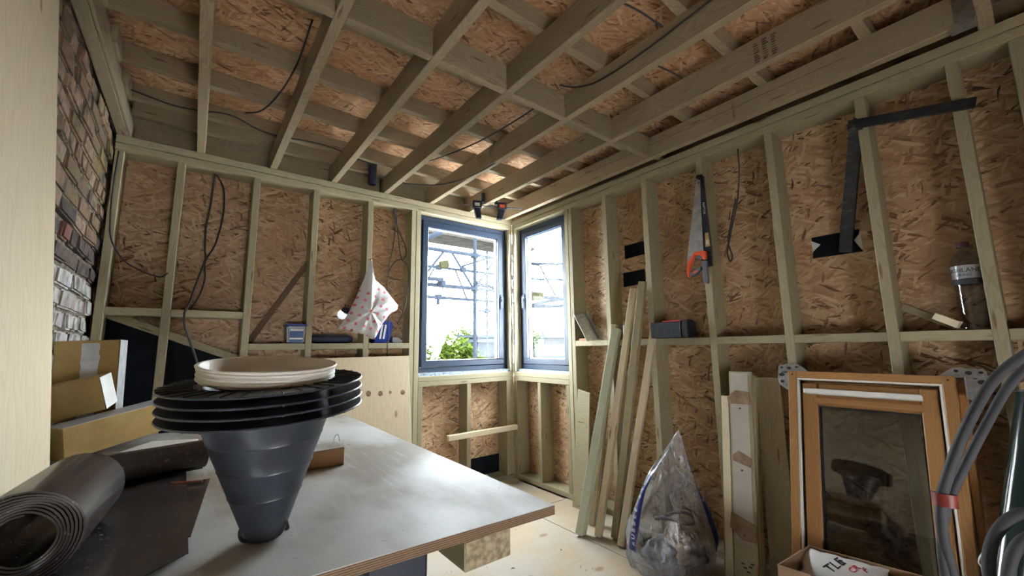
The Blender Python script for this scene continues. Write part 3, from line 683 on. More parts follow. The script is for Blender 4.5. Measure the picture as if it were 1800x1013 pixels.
lab = MB(M).add([(-.04, -.0545, .008), (.04, -.0545, .008), (.044, -.0620, .100), (-.044, -.0620, .100)], [(0, 1, 2, 3)]).build('label', 'blue_label', tb_)
for z0, z1, x0, x1 in ((.084, .098, -.040, .042), (.028, .038, -.040, .040)):
    f = lambda z: -.0552 - .0075 * (z - .008) / .092
    MB(M).add([(x0, f(z0), z0), (x1, f(z0), z0), (x1, f(z1), z1), (x0, f(z1), z1)], [(0, 1, 2, 3)]).build('print_band', 'text_pale', lab)
MAT['navy_case'] = m_plain('navy_case', (0.01, 0.016, 0.04), 0.5, noise=0.1)
cs = thing('tool_pouch', (-1.62, 0.06, NT_), 'long dark navy rounded case lying on the back wall ledge', 'case')
MB().tube([(-1.762, 0.055, NT_ + 0.031)] + [(-1.762 + 0.268 * i / 10, 0.055, NT_ + 0.031) for i in range(1, 10)] + [(-1.488, 0.055, NT_ + 0.03), (-1.478, 0.055, NT_ + 0.03)], 0.03, 14, radii=[0.026] + [0.0305] * 9 + [0.024, 0.010]).build('pouch_body', 'navy_case', cs, smooth=True)
MB().tube([(-1.755, 0.0255, NT_ + 0.038), (-1.52, 0.0255, NT_ + 0.038)], 0.002, 6).build('zip', 'cable_grey', cs)
bb = thing('bulb_lantern', (-1.54, 0.10, 1.44), 'white globe light with a black cap fixed behind the hanging bag', 'lantern')
t = NT('lit_globe'); e = t.n('BsdfPrincipled', None, **{'Base__Color': (0.8, 0.8, 0.8), 'Roughness': 0.3, 'Emission__Color': (0.9, 0.95, 1.0), 'Emission__Strength': 0.6}); t.t.links.new(e.outputs[0], t.out.inputs[0]); MAT['lit_globe'] = t.m
MB().sphere((-1.548, 0.095, 1.438), 0.036, 10).build('globe', 'lit_globe', bb, smooth=True)
MB(frame((-1.53, 0.085, 1.462), (0.9, 0, -0.3), z=(0.35, -0.3, 0.9))).lathe([(0.001, -0.012), (0.030, -0.012), (0.034, 0.0), (0.03, 0.022), (0.014, 0.03), (0.001, 0.03)], 20).build('cap', 'black_plastic', bb, smooth=True)
MB().tube(smoothpts([(-1.53, 0.11, 1.47), (-1.52, 0.13, 1.5), (-1.52, 0.138, 1.52)], 4), 0.004, 6).build('bracket', 'black_plastic', bb)
# carrier bag hung from a nail
t = NT('white_polythene'); uv = t.n('UVMap').outputs[0]
vo = t.n('TexVoronoi', {'voronoi_dimensions': '2D'}, Vector=t.map(uv, (17, 17, 1), (0, 0, 0.35)), Scale=1.0, Randomness=0.15)
dot = t.mapr(vo.outputs['Distance'], 0.20, 0.16, 0, 1); zz = t.n('SeparateXYZ', None, Vector=uv).outputs[1]
dot = t.math('MULTIPLY', dot, t.math('LESS_THAN', zz, 1.63))
ln = t.math('MULTIPLY', t.math('LESS_THAN', t.math('FRACT', t.math('MULTIPLY', t.math('ADD', zz, t.math('MULTIPLY', t.n('SeparateXYZ', None, Vector=uv).outputs[0], 0.12)), 42.0)), 0.06), t.math('LESS_THAN', zz, 1.60))
c = t.mix(t.math('MULTIPLY', dot, 0.9), t.mix(t.math('MULTIPLY', ln, 0.35), (0.80, 0.80, 0.80), (0.55, 0.45, 0.5)), (0.85, 0.16, 0.22))
pb = t.n('BsdfPrincipled', None, Roughness=0.32); t.set(pb.inputs['Base Color'], c); tl = t.n('BsdfTranslucent'); t.set(tl.inputs[0], c)
mx = t.n('MixShader', None, _0=0.3, _1=pb.outputs[0], _2=tl.outputs[0]); t.t.links.new(mx.outputs[0], t.out.inputs[0]); MAT['poly_bag'] = t.m
OUT = [(-1.398, 1.859), (-1.443, 1.701), (-1.5, 1.547), (-1.555, 1.42), (-1.613, 1.325), (-1.55, 1.317), (-1.501, 1.294), (-1.428, 1.286), (-1.385, 1.257), (-1.351, 1.249), (-1.334, 1.278), (-1.294, 1.364), (-1.238, 1.444), (-1.18, 1.478), (-1.172, 1.514), (-1.219, 1.565), (-1.29, 1.649), (-1.358, 1.7), (-1.396, 1.793)]
cb = thing('carrier_bag', (-1.40, -0.04, 1.86), 'white plastic carrier bag with red dots hanging from a stud', 'bag')
pillow(OUT, 'y', -0.05, 0.055, 7, 0.35, 3, cen=(-1.40, 1.45)).build('bag_body', 'poly_bag', cb, smooth=True)
MB().tube([(-1.396, -0.05, 1.855), (-1.396, 0.012, 1.862)], 0.0022, 6).build('nail', 'galv', cb)
MB().tube(smoothpts([(-1.39, -0.06, 1.72), (-1.40, -0.062, 1.80), (-1.397, -0.055, 1.855), (-1.391, -0.06, 1.80), (-1.37, -0.062, 1.71)], 5), 0.005, 6).build('handle', 'poly_bag', cb, smooth=True)
bx = thing('blue_sander', (-1.26, 0.06, NT_), 'bright blue plastic case tilted on the ledge behind the carrier bag', 'case')
M = frame((-1.335, 0.02, NT_ + .002), (1, 0, 0), z=(0.14, 0, 1))
MB(M).prism([(0.0, 0.0), (0.118, 0.0), (0.13, 0.02), (0.155, 0.13), (0.145, 0.172), (0.06, 0.172), (0.02, 0.12)], 'y', 0.0, 0.09).build('case_body', 'blue_plastic', bx, bevel=0.008, seg=2, smooth=True)
for x in (0.045, 0.072): MB(M).prism([(x, 0.03), (x + .014, 0.03), (x + .03, 0.14), (x + .016, 0.14)], 'y', -0.003, 0.0).build('pale_stripe', 'text_pale', bx)
tag(MB(frame((-1.165, 0.06, NT_), (1, 0, 0), z=(0, 0, 1))).prism([(0, 0), (0.085, 0), (0.09, 0.02), (0.04, 0.045), (0.0, 0.05)], 'y', 0, 0.05).build('white_fitting', 'white', None, bevel=0.006, seg=2), 'small white plastic fitting at the jamb end of the back ledge', 'fitting')
# cables
def cable(name, pts, r, mat, label, parent=None):
    ob = MB().tube(smoothpts(pts, 6), r, 12).build(name, mat, parent, smooth=True)
    if label: tag(ob, label, 'cable')
    return ob
cable('cable', [(-2.393, 0.08, 2.329), (-2.4008, 0.07, 2.1165), (-2.4128, 0.06, 1.9623), (-2.4075, 0.06, 1.8139), (-2.4002, 0.06, 1.7557), (-2.4335, 0.05, 1.5922), (-2.4585, 0.03, 1.46), (-2.475, -0.012, 1.405), (-2.468, -0.012, 1.33), (-2.4503, -0.015, 1.2745), (-2.40, -0.02, 1.1361), (-2.37, -0.03, 1.03), (-2.36, -0.06, 0.9)], 0.0058, 'cable_grey', 'grey cable hanging in the second bay and passing in front of the nogging')
cable('cable', [(-2.384, 0.095, 2.329), (-2.3406, 0.09, 2.2464), (-2.3292, 0.09, 2.1313), (-2.3331, 0.09, 2.0144), (-2.3578, 0.09, 1.8582), (-2.3991, 0.08, 1.7411), (-2.3937, 0.085, 1.6318), (-2.4139, 0.09, 1.5219), (-2.4481, 0.09, 1.4408), (-2.455, 0.09, 1.43)], 0.005, 'cable_dark', 'darker cable looping right and crossing the grey one in the second bay')
lc = thing('cable', (-1.19, 0.05, 2.329), 'bunch of thin grey cables coiled beside the left window jamb', 'cable')
for pts in ([(-1.1883, 0.05, 2.329), (-1.1737, 0.05, 2.1678), (-1.1921, 0.05, 1.9732), (-1.2163, 0.05, 1.8291), (-1.2307, 0.045, 1.6887), (-1.225, 0.03, 1.5064), (-1.232, -0.012, 1.3487), (-1.236, -0.016, 1.20), (-1.232, -0.012, 1.12)],
            [(-1.1853, 0.065, 2.329), (-1.1494, 0.06, 2.172), (-1.0915, 0.05, 2.0383), (-1.0727, 0.05, 1.9689), (-1.0934, 0.05, 1.9156), (-1.1514, 0.06, 1.893), (-1.1974, 0.065, 1.8311), (-1.2142, 0.065, 1.7595), (-1.1757, 0.065, 1.7398), (-1.1131, 0.06, 1.7361)],
            [(-1.1816, 0.035, 2.329), (-1.1578, 0.035, 2.1221), (-1.1229, 0.03, 1.912), (-1.0803, 0.02, 1.8694), (-1.065, 0.015, 1.8012), (-1.0683, 0.01, 1.7035), (-1.0926, 0.005, 1.5129), (-1.1509, 0.0, 1.3731)]):
    cable('cable_strand', pts, 0.004, 'cable_grey', None, lc)
cable('cable', [(-2.835, -0.06, 2.30), (-2.84, -0.05, 2.0807), (-2.838, -0.03, 1.9222), (-2.825, -0.018, 1.80), (-2.7705, -0.016, 1.6958), (-2.6945, -0.02, 1.6391), (-2.6057, -0.02, 1.6082), (-2.5699, -0.014, 1.6353)], 0.0042, 'cable_dark', 'thin dark cable sagging from the brick corner to the first stud')
# pipe by the rim board
pp = thing('soil_pipe', (-1.405, 0.0, 2.45), 'short dark blue-black pipe hanging among the joists above the back wall', 'pipe')
MB(frame((-1.415, -0.065, 2.442), (1, 0, 0), z=(-0.06, 0, 1))).lathe([(0.029, 0), (0.030, 0.004), (0.030, 0.16), (0.033, 0.165), (0.034, 0.20), (0.028, 0.20), (0.027, 0.0)], 24).build('pipe_body', 'navy_case', pp, smooth=True)
MB(frame((-1.415, -0.065, 2.442), (1, 0, 0), z=(-0.06, 0, 1))).box((-0.004, 0.02, 0.19), (0.004, 0.068, 0.2)).build('clip', 'galv', pp)
# plywood leaning on the back wall below the ledge
pw = MB(frame((-1.812, -0.165, 0.001), (1, 0, 0.006), z=(0, 0.13, 1))); pw.box((0, -0.012, 0), (0.752, 0, 1.125), lg=2)
PWM = pw.M
pw = tag(pw.build('plywood_sheet', 'ply', None, bevel=0.001), 'low pale plywood sheet with dark knots leaning under the back wall ledge', 'plywood')
MAT['knot'] = m_plain('pine_knot', (0.30, 0.17, 0.09), 0.7, noise=0.35, nscale=60)
for x_, z_, r_ in ((0.432, 0.86, .019), (0.52, 0.853, .018), (0.594, 0.856, .011), (0.692, 0.848, .018)):
    MB(PWM).prism([(x_ + r_ * math.cos(k * .449), z_ + r_ * 1.1 * math.sin(k * .449)) for k in range(14)], 'y', -0.0124, -0.0119).build('knot', 'knot', pw)
# loose batten below the sill
tag(MB(frame((-0.722, -0.045, 0.43), (1, -0.02, 0.01), z=(0, 0, 1))).box((0, -0.02, 0), (0.70, 0.02, 0.042)).build('loose_batten', 'pine', None, bevel=0.002), 'short batten fixed across the studs low under the corner window', 'batten')

# ---- right wall
sw = thing('hand_saw', (-0.012, -1.92, 2.2), 'hand saw with an orange and grey handle hanging on a stud', 'saw')
MAT['blade'] = m_plain('saw_steel', (0.50, 0.51, 0.50), 0.38, 0.75, noise=0.15, nscale=22); MAT['orange'] = m_plain('orange_plastic', (0.75, 0.10, 0.035), 0.4, noise=0.05); MAT['grip'] = m_plain('grey_grip', (0.10, 0.105, 0.12), 0.6)
bl = MB().prism([(-1.907, 2.191), (-1.93, 2.183), (-1.923, 2.046), (-1.914, 1.735), (-1.853, 1.735), (-1.805, 1.690), (-1.818, 1.763), (-1.864, 1.983), (-1.888, 2.104)], 'x', -0.020, -0.0188).build('blade', 'blade', sw)
m = MB(frame((-0.0203, -1.917, 2.172), (0, -1, 0), z=(-1, 0, 0))); m.prism([(-0.004, 0.0), (0.008, 0.006), (0.002, -0.012)], 'z', 0, 0.0004); m.build('blade_mark', 'text_dark', bl)
gd = MB().prism([(-1.902, 2.206), (-1.909, 2.224), (-1.941, 2.218), (-1.95, 2.202), (-1.95, 2.07), (-1.961, 1.728), (-1.956, 1.639), (-1.915, 1.641), (-1.915, 1.69), (-1.91, 1.746), (-1.921, 2.048), (-1.93, 2.183)], 'x', -0.0185, -0.0015).build('blade_guard', 'black_plastic', sw, bevel=0.001)
TM = lambda y, z, rot=0: frame((-0.0188, y, z), (0, -math.cos(rot), math.sin(rot)), z=(-1, 0, 0))
text('lettering', 'RAPTOR', TM(-1.938, 2.0, -math.pi / 2), 0.020, 'text_pale', gd)
MB().prism([(-1.932, 1.845), (-1.9535, 1.845), (-1.957, 1.76), (-1.929, 1.76)], 'x', -0.0195, -0.0187).build('yellow_label', m_plain('ochre_label', (0.42, 0.26, 0.09), 0.6), gd)
for i in range(5): MB().prism([(-1.934, 1.775 + i * 0.006), (-1.952, 1.775 + i * 0.006), (-1.952, 1.778 + i * 0.006), (-1.934, 1.778 + i * 0.006)], 'x', -0.0202, -0.0195).build('barcode_bar', 'text_pale', gd)
MB().prism([(-1.928, 1.739), (-1.936, 1.726), (-1.931, 1.679), (-1.909, 1.686), (-1.903, 1.713), (-1.869, 1.72), (-1.833, 1.664), (-1.823, 1.619), (-1.823, 1.589), (-1.81, 1.587), (-1.803, 1.615), (-1.811, 1.676), (-1.861, 1.741)], 'x', -0.034, -0.008).build('handle', 'orange', sw, bevel=0.004, seg=2)
g = MB().prism([(-1.823, 1.619), (-1.863, 1.64), (-1.898, 1.646), (-1.9, 1.627), (-1.871, 1.604), (-1.827, 1.587), (-1.821, 1.593)], 'x', -0.033, -0.010).build('grip', 'grip', sw, bevel=0.004, seg=2)
MB().prism([(-1.842, 1.616), (-1.872, 1.627), (-1.878, 1.621), (-1.85, 1.606)], 'x', -0.0345, -0.0325).build('grip_inlay', 'orange', g)
MB().prism([(-1.872, 1.716), (-1.902, 1.710), (-1.909, 1.688), (-1.900, 1.686), (-1.866, 1.70)], 'x', -0.031, -0.012).build('grip', 'grip', sw, bevel=0.002)
MB().prism([(-1.901, 1.684), (-1.935, 1.675), (-1.931, 1.634), (-1.933, 1.544), (-1.926, 1.536), (-1.908, 1.54), (-1.902, 1.585)], 'x', -0.030, -0.012).build('heel', 'grip', sw, bevel=0.003)
# flat duct
t = NT('black_duct'); uv = t.n('UVMap').outputs[0]; nz = t.n('TexNoise', None, Vector=t.map(t.n('TexCoord').outputs['Object'], (20, 20, 60)), Scale=1.0, Detail=3.0).outputs[0]
t.bsdf(t.ramp(nz, [(0.4, (0.012, 0.014, 0.018)), (0.62, (0.03, 0.033, 0.036)), (0.75, (0.10, 0.10, 0.10))]), 0.45, bump=nz, bstr=0.4); MAT['duct'] = t.m
du = thing('flat_strap_duct', (0.0, -2.69, 2.2), 'black flat duct bent in an L across the right wall studs', 'duct')
p0 = Vector((0.0, -2.689, 2.205)); p1 = Vector((0.122, -2.556, 1.625))
vd = MB(frame(p0, p1 - p0, z=(-1, 0, 0))); L = (p1 - p0).length; vd.box((-0.02, -0.027, -0.008), (L, 0.027, 0.006)); vd = vd.build('vertical_run', 'duct', du, bevel=0.002)
for i in range(16): 
    x = 0.06 + i * (L - 0.12) / 16
    MB(frame(p0, p1 - p0, z=(-1, 0, 0))).box((x, -0.020, 0.006), (x + 0.014, 0.020, 0.0085)).build('corrugation', 'duct', vd)
q0 = Vector((-0.016, -2.66, 2.207)); q1 = Vector((-0.016, -3.06, 2.122))
MB(frame(q0, q1 - q0, z=(-1, 0, 0))).box((0, -0.022, -0.008), ((q1 - q0).length, 0.022, 0.006)).build('top_run', 'duct', du, bevel=0.002)
MB().prism([(-2.655, 2.205), (-2.69, 2.232), (-2.722, 2.19), (-2.70, 2.165)], 'x', -0.026, -0.024).build('fold', 'duct', du)
# bits on the ledge
pr_ = thing('metal_profile', (0.06, -0.9, NT_), 'grey folded metal profile leaning on the ledge beside the window', 'metal profile')
a = Vector((0.03, -0.985, NT_ + 0.003)); b = Vector((0.03, -0.855, NT_ + 0.215))
MB(frame(a, b - a, z=(-0.15, -0.9, -0.5))).box((0, -0.045, 0), ((b - a).length, 0.07, 0.002)).box((0, -0.047, 0), ((b - a).length, -0.045, 0.03)).build('web', 'galv', pr_)
MB(frame(a + Vector((0, 0.02, 0.0)), b - a, z=(-0.15, -0.9, -0.5))).box((0, -0.05, 0.0), ((b - a).length * .98, -0.03, 0.002)).build('flange', 'galv', pr_)
tag(MB().box((0.01, -0.96, NT_), (0.05, -0.84, NT_ + 0.016)).build('orange_pack', m_plain('orange_card', (0.5, 0.2, 0.06), 0.6, noise=0.3, nscale=40), None, bevel=0.002), 'small orange packet on the ledge beside the window', 'packet')
tag(MB().lathe([(0.001, 0), (0.018, 0), (0.018, 0.10), (0.014, 0.105), (0.001, 0.105)], 20, o=(0.06, -1.255, NT_)).build('steel_canister', 'galv', None, smooth=True), 'small shiny steel canister on the ledge behind the leaning timbers', 'canister')
bk = thing('black_box', (0.05, -1.67, NT_), 'black box with a red edge on the right wall ledge', 'box')
M = frame((0.012, -1.562, NT_ + .0005), (0, -1, -0.0), z=(0, 0, 1))
MB(M).box((0, -0.10, 0), (0.205, 0, 0.098)).build('box_body', 'black_plastic', bk, bevel=0.004)
MB(M).box((0.207, -0.10, 0), (0.262, -0.008, 0.106)).build('box_end', 'black_plastic', bk, bevel=0.012, seg=2)
MB(M).box((0.085, -0.098, 0.0985), (0.205, -0.004, 0.106)).build('red_lid', m_plain('red_plastic', (0.55, 0.05, 0.05), 0.4), bk, bevel=0.002)
for x, z in ((0.18, 0.062), (0.186, 0.05), (0.19, 0.034)): MB(M).sphere((x, 0.001, z), 0.0045, 6).build('silver_dot', 'text_pale', bk)
text('lettering', 'OSI', frame((0.0112, -1.69, NT_ + 0.035), (0, -1, 0), z=(-1, 0, 0)), 0.026, 'cable_grey', bk)
bo = thing('water_bottle', (0.06, -2.945, NT_), 'large clear plastic water bottle with a dark cap on the ledge', 'bottle')
t = NT('bottle_plastic'); lw = t.n('LayerWeight', None, Blend=0.5).outputs['Facing']
tr = t.n('BsdfTransparent', None, Color=(0.86, 0.87, 0.90)); gl = t.n('BsdfGlossy', None, Color=(1, 1, 1), Roughness=0.06)
mx = t.n('MixShader', None, _0=t.math('ADD', 0.10, t.math('MULTIPLY', t.math('POWER', lw, 3.0), 0.5)), _1=tr.outputs[0], _2=gl.outputs[0]); t.t.links.new(mx.outputs[0], t.out.inputs[0]); MAT['pet'] = t.m
prof = [(0.001, 0.004), (0.034, 0.0), (0.044, 0.006)]
for i in range(9): z = 0.02 + i * 0.018; prof += [(0.0445, z), (0.042, z + 0.008)]
prof += [(0.0455, 0.185), (0.046, 0.26), (0.042, 0.285), (0.028, 0.312), (0.0165, 0.325), (0.0155, 0.338)]
BO = (0.062, -2.953, NT_)
MB().lathe(prof, 32, o=BO).build('bottle_body', 'pet', bo, smooth=True)
MB().lathe([(0.001, 0.337), (0.019, 0.337), (0.0195, 0.340), (0.0195, 0.355), (0.018, 0.358), (0.001, 0.358)], 24, o=BO).build('cap', m_plain('plum_cap', (0.05, 0.015, 0.02), 0.45), bo, smooth=True)
lb = MB().lathe([(0.0466, 0.183), (0.0472, 0.185), (0.0472, 0.203), (0.0466, 0.205)], 32, o=BO, closed=False).build('label_band', 'text_dark', bo, smooth=True)
def wraptext(body, z, size, a0, mat):
    ob = text('lettering', body, Matrix.Identity(4), size, mat, None, depth=0.0003)
    for v in ob.data.vertices:
        a = a0 + v.co.x / 0.0470; rr = 0.0472 + v.co.z; yy = v.co.y
        v.co = Vector((BO[0] + rr * math.cos(a) - bo.location.x, BO[1] + rr * math.sin(a) - bo.location.y, BO[2] + z + yy - bo.location.z))
    ob.parent = bo
wraptext('HIGHLAND', 0.238, 0.023, math.radians(168), 'text_dark'); wraptext('SPRING', 0.219, 0.015, math.radians(168), 'text_dark')
t = NT('frosted_label'); a_ = t.n('BsdfTransparent'); b_ = t.n('BsdfDiffuse', None, Color=(0.6, 0.62, 0.65)); mx = t.n('MixShader', None, _0=0.45, _1=a_.outputs[0], _2=b_.outputs[0]); t.t.links.new(mx.outputs[0], t.out.inputs[0])
MB().lathe([(0.0464, 0.206), (0.0467, 0.207), (0.0467, 0.258), (0.0464, 0.259)], 32, o=BO).build('label_film', t.m, bo, smooth=True)
for k, (p, q, wd, lbl) in enumerate([((0.09, -2.74, NT_ + 0.11), (0.07, -2.90, NT_ + 0.015), 0.03, 'dull brown wood offcut leaning on the ledge left of the bottle'), ((0.025, -2.845, NT_ + 0.062), (0.012, -2.912, NT_ + 0.02), 0.028, 'short pale yellow wood offcut on the ledge against the bottle')]):
    tag(beam(p, q, 0.03, wd, up=(0, 0, 1)).build('wood_offcut', 'stud' if k == 0 else 'pine', None, bevel=0.001), lbl, 'offcut')
cable('cable', [(0.06, -2.1311, 2.329), (0.055, -2.1289, 2.1934), (0.05, -2.1076, 2.0246), (0.05, -2.0703, 1.8954), (0.05, -2.0374, 1.7815), (0.05, -2.0218, 1.7154), (0.05, -2.0336, 1.6616), (0.05, -2.0481, 1.6935), (0.045, -2.0342, 1.7822), (0.045, -2.062, 1.8954), (0.045, -2.10, 2.0246)], 0.0045, 'cable_grey', 'grey cable with a looped end hanging in a right wall bay')

# ---- clamp on the ceiling joist
cl = thing('bar_clamp', (-0.46, -0.33, 2.43), 'blue-black one-handed bar clamp gripping a ceiling joist above the corner', 'clamp')
cdir = Vector((0.28, -0.40, -0.0)).normalized(); c0 = Vector((-0.42, -0.36, 2.405))
# bar runs across the joist bottoms
MB().tube([(-0.66, -0.18, 2.405), (-0.20, -0.40, 2.395)], 0.005, 6).build('bar', 'cable_dark', cl)
A = Vector((-0.56, -0.235, 2.40)); B = Vector((-0.36, -0.325, 2.398)); u = (B - A).normalized()
for P_, sgn in ((A, 1), (B, -1)):
    M = frame(P_, u, z=(0, 0, 1)) @ Matrix.Diagonal((1.55, 1.3, 1.35, 1))
    MB(M).box((-0.026, -0.016, -0.018), (0.026, 0.016, 0.03)).prism([(-0.018, -0.018), (0.018, -0.018), (0.014 + 0.012 * sgn, -0.085), (-0.016 + 0.012 * sgn, -0.085)], 'y', -0.012, 0.012).build('trigger_handle', 'navy_case', cl, bevel=0.004)
    MB(M).box((-0.008 + sgn * 0.032, -0.014, 0.022 if sgn > 0 else 0.018), (0.008 + sgn * 0.032, 0.014, 0.085)).build('jaw', 'navy_case', cl, bevel=0.003)
    MB(M).box((-0.014, -0.0175, -0.006), (0.014, -0.016, 0.014)).build('badge', 'text_pale' if sgn > 0 else 'orange', cl)
# ---- cables among the joists
cj = [([(-2.78, -0.35, 2.54), (-2.62, -0.28, 2.55), (-2.50, -0.30, 2.55), (-2.35, -0.36, 2.545), (-2.2, -0.26, 2.55), (-2.073, -0.24, 2.552), (-1.9, -0.28, 2.551), (-1.75, -0.28, 2.55), (-1.6, -0.22, 2.55), (-1.5, -0.3, 2.5)], 'dark cable threading the joists along the top of the back wall'),
      ([(-2.11, -1.30, 2.63), (-2.125, -1.05, 2.55), (-2.17, -0.80, 2.50), (-2.22, -0.58, 2.51), (-2.28, -0.42, 2.555)], 'dark cable drooping between the second and third joists'),
      ([(-0.95, -1.6, 2.55), (-1.02, -1.3, 2.50), (-1.10, -1.0, 2.47), (-1.18, -0.6, 2.50), (-1.22, -0.35, 2.55)], 'cable sagging between joists above the left window, nearer one'),
      ([(-0.80, -1.58, 2.55), (-0.84, -1.2, 2.47), (-0.92, -0.8, 2.40), (-1.02, -0.45, 2.41), (-1.2, -0.25, 2.44), (-1.28, -0.12, 2.50)], 'cable sagging between joists above the left window, farther one'),
      ([(-0.98, -1.70, 2.555), (-0.93, -1.78, 2.52), (-0.90, -1.92, 2.50), (-0.902, -2.2, 2.50), (-0.905, -2.6, 2.535), (-0.905, -3.0, 2.55)], 'grey cable running along the side of a joist overhead'),
      ([(-1.1, -2.17, 2.64), (-1.02, -2.22, 2.60), (-0.90, -2.26, 2.555)], 'short dark cable end poking out of the roof deck, nearer the left'),
      ([(-0.72, -2.0, 2.64), (-0.62, -2.07, 2.60), (-0.50, -2.12, 2.56)], 'short dark cable end poking out of the roof deck, nearer the right wall')]
for p, l in cj: cable('cable', p, 0.0045, 'cable_dark', l)
# ink stamps on the joists
MS = frame((-0.0978, -2.19, ZT + 0.066), (0, 0, -1), z=(-1, 0, 0))
text('ink_stamp', 'LUCHOFE', MS, 0.022, 'text_stamp', ce)
rnd = random.Random(5)
for c_ in range(3):
    for k in range(9):
        z0 = ZT + 0.018 + k * 0.0115; y0 = -2.46 - c_ * 0.036
        MB().box((-0.4936, y0 - 0.024 * rnd.uniform(.6, 1), z0), (-0.4930, y0, z0 + 0.0075 * rnd.uniform(.4, 1))).build('stamp_mark', 'text_stamp', ce)
# ================================================================== THINGS STANDING ALONG THE RIGHT WALL
# ---- leaning timbers
TG = 'timber lengths leaning together against the right wall studs'
tim = [((-0.085, -1.292, 1.285), (-0.395, -1.178, 0.0), 'pine_green', .052, .066, 'leftmost leaning timber, pale green treated and closest to the window'),
       ((-0.012, -1.218, 1.325), (-0.225, -1.120, 0.0), 'pine', .040, .045, 'pale leaning timber just behind the green one, with a square sawn top'),
       ((-0.020, -1.405, 1.560), (-0.325, -1.262, 0.0), 'pine', .040, .05, 'tall pale leaning timber second highest of the bundle'),
       ((-0.050, -1.500, 1.595), (-0.255, -1.338, 0.0), 'stud', .045, .055, 'tallest leaning timber of the bundle beside the black patches'),
       ((-0.030, -1.545, 1.262), (-0.320, -1.432, 0.0), 'pine', .040, .046, 'rightmost leaning timber of the bundle, narrow and pale')]
for (p, q, mt_, w_, h_, l) in tim:
    p = Vector(p); q = Vector(q); d = (p - q).normalized()
    M = frame(q, d, z=(-1, -0.35, 0)); L = (p - q).length
    m = MB(M); m.box((0.0, -w_ / 2, -h_ / 2), (L, w_ / 2, h_ / 2))
    # square the foot on the floor
    zmin = min(v.z for v in m.v); m.v = [v + Vector((0, 0, -zmin)) for v in m.v]
    tag(m.build('timber_length', mt_, None, bevel=0.002), l, 'timber', TG)
M = frame((-0.085, -1.325, 0.001), (0.04, -0.22, 0.36), z=(-1, 0, 0)); m = MB(M); m.box((0.0, -0.018, -0.02), (0.46, 0.018, 0.02)); zmin = min(v.z for v in m.v); m.v = [v + Vector((0, 0, 0.001 - zmin)) for v in m.v]
tag(m.build('timber_length', 'pine', None, bevel=0.002), 'short slanting timber low beside the clear plastic bag', 'timber', TG)
M = frame((-0.085, -0.815, 0.001), (0, -1, 0), z=(0.085, -0.17, 1)); m = MB(M); m.prism([(0, 0), (0.15, 0), (0.15, 0.83), (0.03, 0.85), (0.02, 0.70)], 'y', -0.012, 0.0)
tag(m.build('board_offcut', 'stud', None, bevel=0.001), 'grey-brown board leaning on the window jamb behind the timbers', 'board')
tag(MB().tube(smoothpts([(-0.235, -1.475, 0.022), (-0.20, -1.475, 0.024), (-0.15, -1.465, 0.022), (-0.10, -1.475, 0.021)], 5), 0.02, 8, radii=None).build('work_glove', m_plain('lime_fabric', (0.30, 0.36, 0.10), 0.9, noise=0.3, nscale=40, bump=0.5), None, smooth=True), 'crumpled lime green cloth on the floor behind the timbers', 'cloth')

# ---- clear plastic sack
t = NT('clear_polythene'); lw = t.n('LayerWeight', None, Blend=0.45).outputs['Facing']; ob = t.n('TexCoord').outputs['Object']
nz = t.n('TexNoise', None, Vector=t.map(ob, (26, 26, 4)), Scale=1.0, Detail=5.0, Distortion=0.4).outputs[0]
bp = t.n('Bump', None, Strength=0.9, Distance=0.02, Height=nz)
tr = t.n('BsdfTransparent', None, Color=(0.90, 0.92, 0.95)); gl = t.n('BsdfGlossy', None, Color=(1, 1, 1), Roughness=0.12); t.t.links.new(bp.outputs[0], gl.inputs['Normal'])
df = t.n('BsdfDiffuse', None, Color=(0.62, 0.66, 0.72)); t.t.links.new(bp.outputs[0], df.inputs['Normal'])
m1 = t.n('MixShader', None, _0=t.math('ADD', 0.10, t.math('MULTIPLY', t.math('POWER', lw, 2.0), 0.45)), _1=tr.outputs[0], _2=gl.outputs[0])
m2 = t.n('MixShader', None, _0=t.mapr(nz, 0.38, 0.72, 0.10, 0.40), _1=m1.outputs[0], _2=df.outputs[0]); t.t.links.new(m2.outputs[0], t.out.inputs[0]); MAT['sack'] = t.m  # pale diffuse streaks paint highlights into the film
sk = thing('plastic_sack', (-0.30, -1.75, 0.0), 'clear plastic sack with blue printed edges, pulled up to a point', 'sack')
cA = Vector((-0.30, -1.745, 0)); uA = Vector((RT.x, RT.y, 0)).normalized(); vA = Vector((-uA.y, uA.x, 0))  # u to the right, v away
def sackpt(a, h, grow=0.0):
    # half widths by height
    keys = [(0.0, .205, .16, 0), (0.06, .232, .175, .0), (0.16, .225, .165, .005), (0.28, .190, .13, .008), (0.40, .145, .085, .01), (0.50, .105, .05, .03), (0.58, .065, .03, .055), (0.65, .03, .014, .075), (0.705, .004, .004, .088)]
    for k in range(len(keys) - 1):
        if keys[k][0] <= h <= keys[k + 1][0]: break
    f = (h - keys[k][0]) / (keys[k + 1][0] - keys[k][0]); wu, wv, off = [keys[k][i] * (1 - f) + keys[k + 1][i] * f for i in (1, 2, 3)]
    fold = 1 + 0.05 * math.sin(5 * a + h * 9) + 0.035 * math.sin(11 * a - h * 14) + (0.10 * max(0, math.sin(a * 3 + 1.0)) if 0.1 < h < 0.5 else 0)
    return cA + uA * (math.cos(a) * (wu * fold + grow) + off) + vA * (math.sin(a) * (wv * fold + grow)) + Vector((0, 0, h + 0.001))
HS = [0, .01, .03, .06, .09, .12, .16, .2, .24, .28, .32, .36, .4, .44, .48, .52, .56, .6, .64, .68, .705]
n = 56; vs = []; fs = []
for h in HS:
    for k in range(n): vs.append(tuple(sackpt(2 * math.pi * k / n, h)))
